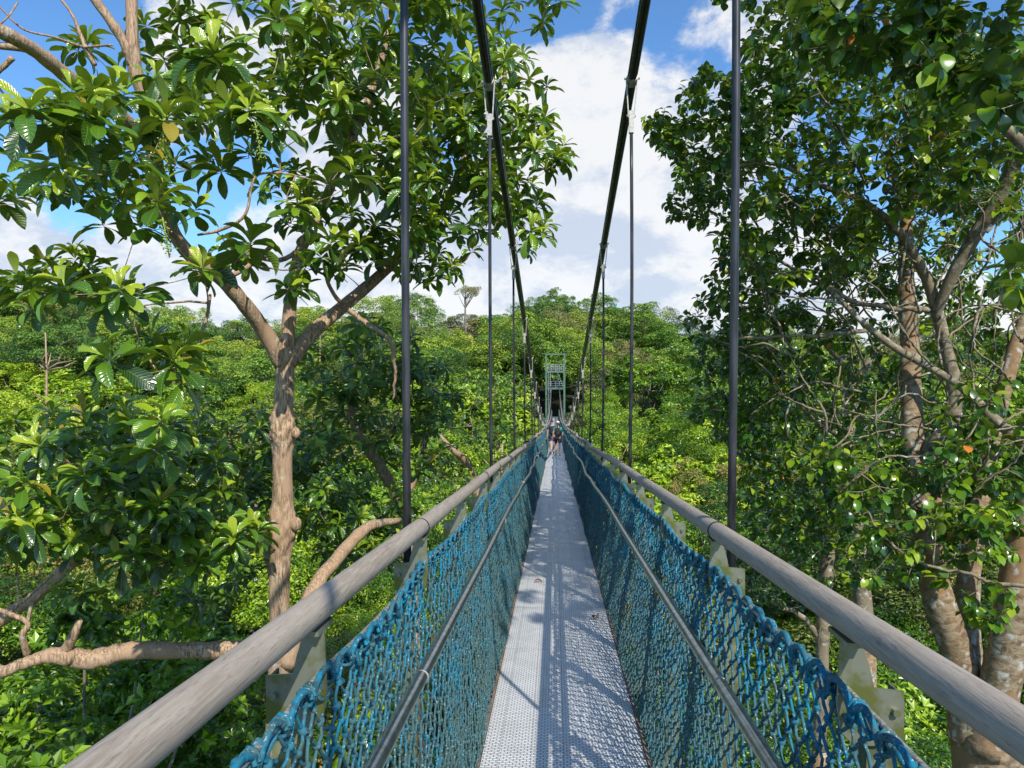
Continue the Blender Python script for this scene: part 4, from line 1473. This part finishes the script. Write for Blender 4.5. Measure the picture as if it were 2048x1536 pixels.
# --- E: the round leaved fig like tree on the right
E = NearTree(9)
q0 = P(1985, 1620, 7.9)
base = np.array([q0[0], q0[1], float(ground(q0[0], q0[1])) - .3])
E.limb3([base, base + (.1, 0, 7), q0, P(1965, 1480, 7.95), P(1940, 1385, 8)], [.55, .42, .36, .33, .26], 20)
E.limb([(1945, 1420, 8, .22), (1915, 1310, 8, .18), (1880, 1210, 8, .165), (1855, 1110, 8.1, .15), (1838, 1010, 8.2, .13), (1828, 900, 8.3, .125), (1822, 780, 8.5, .115), (1818, 650, 8.7, .105), (1812, 540, 8.8, .09), (1815, 420, 9, .075), (1845, 300, 9.2, .055), (1890, 180, 9.3, .04), (1930, 20, 9.4, .02)], 18)
E.limb([(1950, 1430, 8.1, .17), (1938, 1320, 8.2, .135), (1935, 1200, 8.3, .125), (1945, 1090, 8.5, .115), (1968, 960, 8.6, .10), (1990, 850, 8.7, .09), (2030, 700, 8.8, .085), (2090, 520, 9, .06)], 14)
E.limb([(1970, 1500, 7.8, .24), (2000, 1370, 7.7, .19), (2025, 1230, 7.6, .17), (2045, 1080, 7.6, .16), (2085, 900, 7.6, .13), (2140, 600, 7.8, .1)], 16)
E.limb([(1885, 1240, 8, .10), (1880, 1120, 8.2, .09), (1875, 1000, 8.5, .085), (1885, 900, 8.7, .07)], 12)
E.ntrunk = len(E.wood.v)
E.limb([(1838, 960, 8.3, .10), (1868, 890, 8.1, .085), (1902, 845, 8, .08), (1908, 770, 8, .075), (1890, 690, 8, .065), (1868, 600, 8, .06), (1840, 530, 7.9, .052), (1790, 455, 7.8, .045), (1720, 400, 7.7, .038), (1640, 370, 7.6, .030), (1560, 330, 7.5, .022), (1480, 330, 7.4, .012)], 12)
E.limb([(1868, 640, 8, .05), (1900, 560, 7.8, .06), (1945, 480, 7.6, .07), (1995, 400, 7.4, .075), (2035, 310, 7.2, .075), (2075, 200, 7, .07)], 10)
E.limb([(2120, 960, 6.8, .07), (2048, 888, 7, .06), (1980, 830, 7.2, .052), (1925, 775, 7.4, .045), (1860, 735, 7.5, .04), (1790, 695, 7.6, .038), (1720, 640, 7.7, .030), (1650, 575, 7.7, .024), (1560, 545, 7.7, .016), (1470, 530, 7.7, .010)], 9)
E.limb([(1862, 620, 8, .035), (1780, 615, 8, .03), (1700, 600, 8, .026), (1640, 560, 8, .022), (1560, 520, 8, .018), (1500, 430, 8, .012)], 7, .008)
E.limb([(1740, 660, 8, .025), (1650, 670, 8, .022), (1560, 672, 8, .018), (1470, 680, 8, .012)], 7, .008)
E.limb([(1855, 870, 8.4, .03), (1800, 870, 8.8, .02), (1740, 850, 9, .02), (1690, 790, 9.2, .015)], 6, .01)
E.limb([(2060, 1170, 6.8, .022), (1990, 1168, 6.9, .020), (1940, 1148, 7, .018), (1850, 1130, 7.1, .017), (1790, 1095, 7.2, .016), (1750, 1050, 7.3, .012), (1725, 1000, 7.4, .009)], 6, .006)
E.limb([(1940, 1148, 7, .012), (1955, 1080, 7, .011), (1960, 1000, 7, .008)], 5)
E.limb([(1866, 1130, 7.1, .010), (1868, 1050, 7.1, .009), (1830, 990, 7.1, .007)], 5)
E.limb([(2140, 360, 5.2, .05), (2048, 290, 5.3, .042), (1975, 225, 5.4, .038), (1900, 170, 5.5, .034), (1830, 130, 5.6, .028), (1780, 60, 5.6, .02), (1770, -20, 5.6, .012)], 9)
E.limb([(1900, 170, 5.5, .024), (1870, 60, 5.5, .018), (1840, -60, 5.5, .01)], 7)
E.limb([(1790, 110, 5.6, .02), (1720, 115, 5.6, .014), (1680, 60, 5.6, .01)], 6)
for k in range(95):      # looping bare vines and twigs inside the crown
    x0 = E.rg.uniform(1560, 2060); y0 = E.rg.uniform(300, 1000); dd = E.rg.uniform(6.8, 9.0)
    pth = [(x0, y0, dd, .013)]
    an = E.rg.uniform(-2.6, -.6)
    for j in range(5):
        an += E.rg.normal(0, .45)
        x0 += math.cos(an) * 48; y0 += math.sin(an) * 48
        pth.append((x0, y0, dd + E.rg.normal(0, .2), .012 - .0015 * j))
    E.limb(pth, 5, .004, k % 2 == 0)
tg = []
for r_ in [(1690, 280, 250, 170, 6.6, 10.5, 350), (1430, 260, 110, 120, 8, 10.5, 150), (1340, 260, 50, 40, 9, 10.5, 22), (1400, 400, 75, 45, 9, 11, 45), (1590, 110, 100, 110, 7, 10, 95), (1560, -60, 160, 90, 7, 10, 60),
           (1950, 260, 120, 200, 6, 10.5, 230), (1600, 470, 170, 90, 7, 10, 140), (1900, 440, 150, 90, 8.5, 12.5, 80), (1750, 520, 200, 90, 9, 12.5, 60), (1480, 560, 70, 90, 8, 10, 60), (1430, 640, 60, 70, 9, 11, 36),
           (1470, 770, 100, 110, 9, 12, 150), (1580, 700, 140, 90, 8.5, 11.5, 120), (1590, 860, 140, 90, 9, 12, 110), (1680, 600, 170, 80, 9, 12, 80),
           (1720, 940, 150, 60, 7, 8.5, 60), (1980, 880, 100, 130, 6.6, 10, 100), (1860, 1010, 180, 90, 6.4, 8.6, 70), (1790, 1120, 120, 60, 6.6, 8, 26), (1990, 1200, 70, 60, 6.2, 7.2, 10), (1700, 1080, 160, 90, 9.5, 13, 90), (1840, 800, 150, 70, 8.8, 12, 60), (1960, 640, 120, 100, 9, 12, 110), (1580, 1020, 120, 100, 9.5, 12.5, 120), (1980, 1060, 60, 80, 6.5, 7.5, 14), (1760, 760, 110, 70, 9.5, 12, 36),
           (1800, -150, 350, 120, 5.5, 9, 120)]:
    tg += E.region(*r_)
tg, dr = E.grow(tg, .16, .02, .22, .05)
lv = E.sprays(tg, dr, .132, (7, 13), .64)
tg2 = []
for r_ in [(1750, 40, 170, 70, 4.3, 5.8, 42), (1930, 110, 140, 100, 4.0, 5.6, 44), (1640, 50, 80, 70, 4.8, 6.2, 18), (2030, 570, 40, 60, 3.6, 4.2, 5), (2010, 190, 60, 50, 3.6, 4.6, 9), (1900, -120, 250, 60, 3.8, 5.5, 40)]:
    tg2 += E.region(*r_)
E.limb3([P(2075, 200, 7), (4.6, 5.0, 4.0), (3.6, 3.6, 4.6), (2.9, 1.6, 4.7), (2.6, 0.0, 4.6)], [.06, .045, .035, .022, .01], 8)
E.limb3([P(1830, 130, 5.6), (2.9, 5.6, 3.7), (2.6, 7.2, 4.3)], [.02, .018, .01], 6)
for k in range(150):
    tg2.append(np.array([E.rg.uniform(2.2, 4.2), E.rg.uniform(-.6, 8.8), E.rg.uniform(4.0, 5.6)]))
tg2, dr2 = E.grow(tg2, .12, .014, .2, .05)
lv2 = E.sprays(tg2, dr2, .15, (7, 12), .52)
for a_, b_ in zip(('v', 'q', 'tr', 'tint', 'uv', 'mq', 'mt'), range(7)):
    src = getattr(lv2, a_)
    if a_ in ('q', 'tr'): src = [x + lv.n for x in src]
    getattr(lv, a_).extend(src)
lv.n += lv2.n
finish_tree(E, 'fig_tree', base, 'many stemmed tree with rounded leaves and lichened orange bark right of the bridge', M['bark_orange'], lv, M['leaf_round'])


# --- slimmer trees standing behind it
def backtree(seed, limbs, regions, label, bark, size=.12, tb=.5):
    Tn = NearTree(seed)
    q0 = P(*limbs[0][0][:3])
    base = np.array([q0[0], q0[1], float(ground(q0[0], q0[1])) - .3])
    Tn.limb3([base, (base + q0) / 2 + (.2, .2, 0), q0], [.28, .22, limbs[0][0][3]], 10)
    for l_ in limbs: Tn.limb(l_, 9, .01)
    tg = []
    for r_ in regions: tg += Tn.region(*r_)
    tg, dr = Tn.grow(tg, .16, .02)
    lv = Tn.sprays(tg, dr, size, (9, 16), tb)
    return finish_tree(Tn, 'broadleaf_tree', base, label, bark, lv, M['leaf_round'])


backtree(21, [[(1640, 1500, 13, .13), (1645, 1300, 13, .12), (1650, 1180, 13, .125), (1658, 1080, 13, .11), (1665, 980, 13, .08), (1650, 880, 13, .04)], [(1655, 1290, 13, .06), (1600, 1230, 13, .05), (1560, 1215, 12.8, .03)]],
         [(1600, 1000, 130, 80, 12, 15, 90), (1540, 1150, 90, 80, 12, 15, 50), (1720, 1080, 80, 80, 12.5, 15, 40)], 'slender tree with a white lichened trunk seen over the right handrail', M['bark_orange'], .12, .35)
backtree(22, [[(1730, 1250, 15.5, .2), (1710, 1050, 15.5, .17), (1690, 900, 15.5, .16), (1705, 800, 15.5, .14), (1680, 720, 15.5, .12), (1640, 670, 15.3, .07)], [(1700, 800, 15.5, .09), (1740, 720, 15.6, .07), (1800, 650, 15.6, .04)], [(1700, 880, 15.5, .07), (1640, 850, 15.2, .05), (1590, 800, 15, .03)]],
         [(1560, 700, 150, 80, 14, 18, 110), (1600, 880, 120, 80, 14, 17, 60), (1800, 720, 160, 80, 14.5, 18, 70), (1860, 560, 120, 60, 15, 18, 40)], 'crooked reddish trunked tree behind the round leaved tree', M['bark_orange'], .14, .62)

# emergent trees that stand out of the skyline
def skyline_tree(px, py, d_, R_, H_, mt, label, nclump, per=150, leaf=.28, trunk=True, th=12):
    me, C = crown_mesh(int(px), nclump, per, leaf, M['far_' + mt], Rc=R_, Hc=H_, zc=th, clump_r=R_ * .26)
    top = P(px, py, d_)
    e = empty('emergent_tree', (top[0], top[1], top[2] - th - H_))
    tag(e, label, 'tree')
    c = bpy.data.objects.new('crown', me); COL.objects.link(c); c.parent = e
    tm = trunk_mesh(int(px) + 1, C, th * .92, .30, kmin=6)
    c = bpy.data.objects.new('trunk', tm); COL.objects.link(c); c.parent = e


skyline_tree(933, 572, 165, 3.2, 1.7, 'leaf_olive', 'thin emergent tree with flat crown rising alone above the skyline', 26, 90, .28, th=15)
skyline_tree(1062, 600, 160, 5.0, 5.4, 'leaf_dark', 'rounded dark green tree on the skyline between the cables', 60)
skyline_tree(1130, 612, 155, 6.0, 5.5, 'leaf_olive', 'brownish spreading tree on the skyline above the tower', 60)
skyline_tree(1310, 614, 165, 6.5, 4.2, 'leaf_olive', 'broad pale topped tree at the right end of the skyline', 60)
skyline_tree(1154, 608, 162, 1.9, 3.2, 'leaf_dark', 'small pointed dark tree on the skyline right of the brownish one', 24)
skyline_tree(822, 594, 150, 6.5, 6.0, 'leaf_dark', 'big domed tree on the skyline behind the near left hanger rod', 80)
skyline_tree(470, 640, 165, 3.0, 2.2, 'leaf_lime', 'small open crowned tree in the dip of the left skyline', 26)
skyline_tree(1385, 640, 160, 4.0, 4.0, 'leaf_dark', 'dark tree where the hillside drops behind the right tree', 40)
skyline_tree(330, 606, 150, 5.0, 4.0, 'leaf_dark', 'domed tree on the left skyline beneath the large leaves', 60)


def snag(px, py, d_, h, label, seed):
    rg = np.random.default_rng(seed)
    top = P(px, py, d_)
    zb = float(ground(top[0], top[1]))
    e = empty('dead_tree', (top[0], top[1], zb)); tag(e, label, 'tree')
    H = top[2] - zb
    mb = MB()
    zz = np.linspace(0, H, 9)
    pts = np.stack([np.cumsum(rg.normal(0, .10, 9)), np.cumsum(rg.normal(0, .10, 9)), zz], 1)
    mb.tube(pts, np.linspace(.22, .05, 9), 8)
    for k in range(7):
        i = rg.integers(5, 9); a = pts[i]; an = rg.uniform(0, 6.28); L = rg.uniform(.8, 2.2)
        b = a + np.array([math.cos(an) * L, math.sin(an) * L, rg.uniform(.3, 1.4)])
        m1 = (a + b) / 2 + rg.normal(0, .15, 3)
        mb.tube([a, m1, b], [.07, .05, .02], 6)
        mb.tube([m1, m1 + rg.normal(0, .5, 3) + (0, 0, .4)], [.035, .012], 5)
    mb.build('trunk', M['bark_tan'], e)


snag(100, 665, 55, 3, 'bare forked dead tree standing in the left hillside foliage', 3)
snag(1010, 880, 40, 3, 'pale leafless tree close to the left net of the bridge', 5)
snag(1290, 955, 36, 3, 'thin pale leafless branches low in the foliage right of the bridge', 8)
snag(640, 640, 120, 3, 'small leafless snag on the left skyline right of the pale trunk', 9)

# ------------------------------------------------------------------ two walkers
def skin_obj(name, joints, edges, mat, parent, sub=2):
    me = bpy.data.meshes.new(name)
    me.from_pydata([j[:3] for j in joints], edges, [])
    o = bpy.data.objects.new(name, me); COL.objects.link(o); o.parent = parent
    md = o.modifiers.new('skin', 'SKIN')
    md.use_smooth_shade = True
    for i, j in enumerate(joints):
        sv_ = me.skin_vertices[0].data[i]
        sv_.radius = (j[3], j[4] if len(j) > 4 else j[3])
        sv_.use_root = (i == 0)
    s2 = o.modifiers.new('sub', 'SUBSURF'); s2.levels = sub; s2.render_levels = sub
    me.materials.append(mat)
    return o


def walker(loc, rz, scale, label, cols, stride, name='person'):
    e = empty(name, loc); e.rotation_euler = (0, 0, rz); e.scale = (scale,) * 3
    tag(e, label, 'person')
    st = stride
    J = [(0, 0, .95, .13, .10), (0, .01, 1.15, .12, .09), (0, .02, 1.36, .15, .095), (0, .02, 1.46, .07, .06), (0, .03, 1.54, .052), (0, .04, 1.62, .075, .088), (0, .045, 1.70, .072, .085),
         (-.17, .02, 1.42, .05), (-.24, -.02, 1.14, .038), (-.26, .06 * st, .90, .028), (-.26, .09 * st, .81, .03, .016),
         (.17, .02, 1.42, .05), (.24, -.02, 1.14, .038), (.26, .05, .90, .028), (.26, .08, .81, .03, .016),
         (-.09, 0, .88, .085), (-.095, .10 * st, .50, .056), (-.10, .02 * st, .10, .036), (-.10, .14 * st, .03, .032, .026),
         (.09, 0, .88, .085), (.095, -.03 * st, .50, .056), (.10, -.20 * st, .12, .036), (.10, -.10 * st, .04, .032, .026)]
    Ed = [(0, 1), (1, 2), (2, 3), (3, 4), (4, 5), (5, 6), (2, 7), (7, 8), (8, 9), (9, 10), (2, 11), (11, 12), (12, 13), (13, 14), (0, 15), (15, 16), (16, 17), (17, 18), (0, 19), (19, 20), (20, 21), (21, 22)]
    body = skin_obj('body', J, Ed, M['skin'], e)
    # face and fingers on the same surface are far below a pixel here, yet shaped: nose, ears and five fingers a hand
    mb = MB()
    mb.ball((0, .135, 1.645), (.013, .02, .02), 6, 5)
    for sx_ in (-1, 1):
        mb.ball((sx_ * .078, .04, 1.65), (.012, .02, .032), 6, 5)
    mb.build('face', M['skin'], e)
    for sx_, yy_ in ((-1, .09 * st), (1, .08)):
        mb = MB()
        for f_ in range(4):
            y_ = yy_ - .024 + f_ * .016; L_ = (.06, .075, .07, .055)[f_]
            mb.tube([(sx_ * .26, y_, .80), (sx_ * .262, y_ + .004, .80 - L_ * .6), (sx_ * .255, y_ + .012, .80 - L_)], [.009, .008, .006], 6)
        mb.tube([(sx_ * .255, yy_ + .03, .845), (sx_ * .245, yy_ + .048, .81), (sx_ * .24, yy_ + .05, .785)], [.010, .009, .007], 6)
        mb.build('hand', M['skin'], e)
    top, back, sh, hat, shoe = cols
    Js = [(0, .0, .98, .150, .115), (0, .01, 1.15, .140, .108), (0, .02, 1.36, .172, .112), (0, .02, 1.445, .10, .08), (-.17, .02, 1.42, .066), (-.215, .0, 1.25, .060), (.17, .02, 1.42, .066), (.215, .0, 1.25, .060)]
    skin_obj('shirt', Js, [(0, 1), (1, 2), (2, 3), (2, 4), (4, 5), (2, 6), (6, 7)], M[top], e)
    Jp = [(0, 0, .96, .148, .118), (-.092, .0, .86, .105), (-.098, .065 * st, .62, .088), (.092, 0, .86, .105), (.098, -.02 * st, .62, .088)]
    skin_obj('shorts', Jp, [(0, 1), (1, 2), (0, 3), (3, 4)], M[sh], e)
    mb = MB()
    mb.ball((0, .03, 1.715), (.088, .10, .07), 14, 10)
    if hat == 'whitecloth':
        mb.tube([(0, .05, 1.700), (0, .05, 1.712)], [.105, .10], 16)
    mb.build('cap' if hat == 'whitecloth' else 'hair', M[hat], e)
    if hat == 'whitecloth':
        mb = MB(); mb.ball((0, .0, 1.64), (.080, .085, .085), 12, 8); mb.tube([(0, -.07, 1.64), (0, -.10, 1.55), (0, -.09, 1.46)], [.03, .028, .01], 8)
        mb.build('hair', M['hair'], e)
    mb = MB()
    # rucksack with rounded body, pocket and straps
    mb.ball((0, -.17, 1.22), (.145, .10, .235), 16, 12)
    mb.ball((0, -.235, 1.13), (.10, .055, .11), 12, 8)
    bp = mb.build('rucksack', M[back], e)
    mb = MB()
    for sx_ in (-1, 1):
        mb.tube([(sx_ * .10, -.12, 1.40), (sx_ * .115, .0, 1.475), (sx_ * .12, .11, 1.38), (sx_ * .13, .11, 1.2), (sx_ * .13, -.10, 1.05)], .016, 6)
    mb.build('strap', M['blackcloth'], bp)
    for (x_, y_, z_) in ((-.10, .09 * st, .035), (.10, -.15 * st, .045)):
        mb = MB(); mb.ball((x_, y_ + .02, z_ + .01), (.048, .135, .048), 12, 8); mb.build('shoe', M[shoe], e)
    return e


yp = 34.5
walker((.085, yp, float(deck_z(yp))), 0.0, .93, 'walker in pale cap and teal top with dark rucksack and black shorts', ('teal', 'blackcloth', 'blackcloth', 'whitecloth', 'limecloth'), 1.0)
yp = 36.3
walker((-.20, yp, float(deck_z(yp))), 0.05, .95, 'walker in navy shorts with a black rucksack, half hidden ahead of the other walker', ('navy', 'blackcloth', 'navy', 'hair', 'blackcloth'), -1.0)

# fallen leaves on the deck
for (x_, y_, rz_, lab) in ((-.27, 7.6, .4, 'curled reddish dead leaf on the left edge of the deck'), (.33, 6.2, 2.0, 'small brown dead leaf at the right edge of the deck')):
    mb = MB()
    v = bv.copy() * (.10, .13, .22)
    mb.add(v + (0, 0, .012), bq, None, .5, buv)
    o = mb.build('fallen_leaf', M['brownleaf'])
    o.location = (x_, y_, float(deck_z(y_))); o.rotation_euler = (0, 0, rz_)
    tag(o, lab, 'leaf')
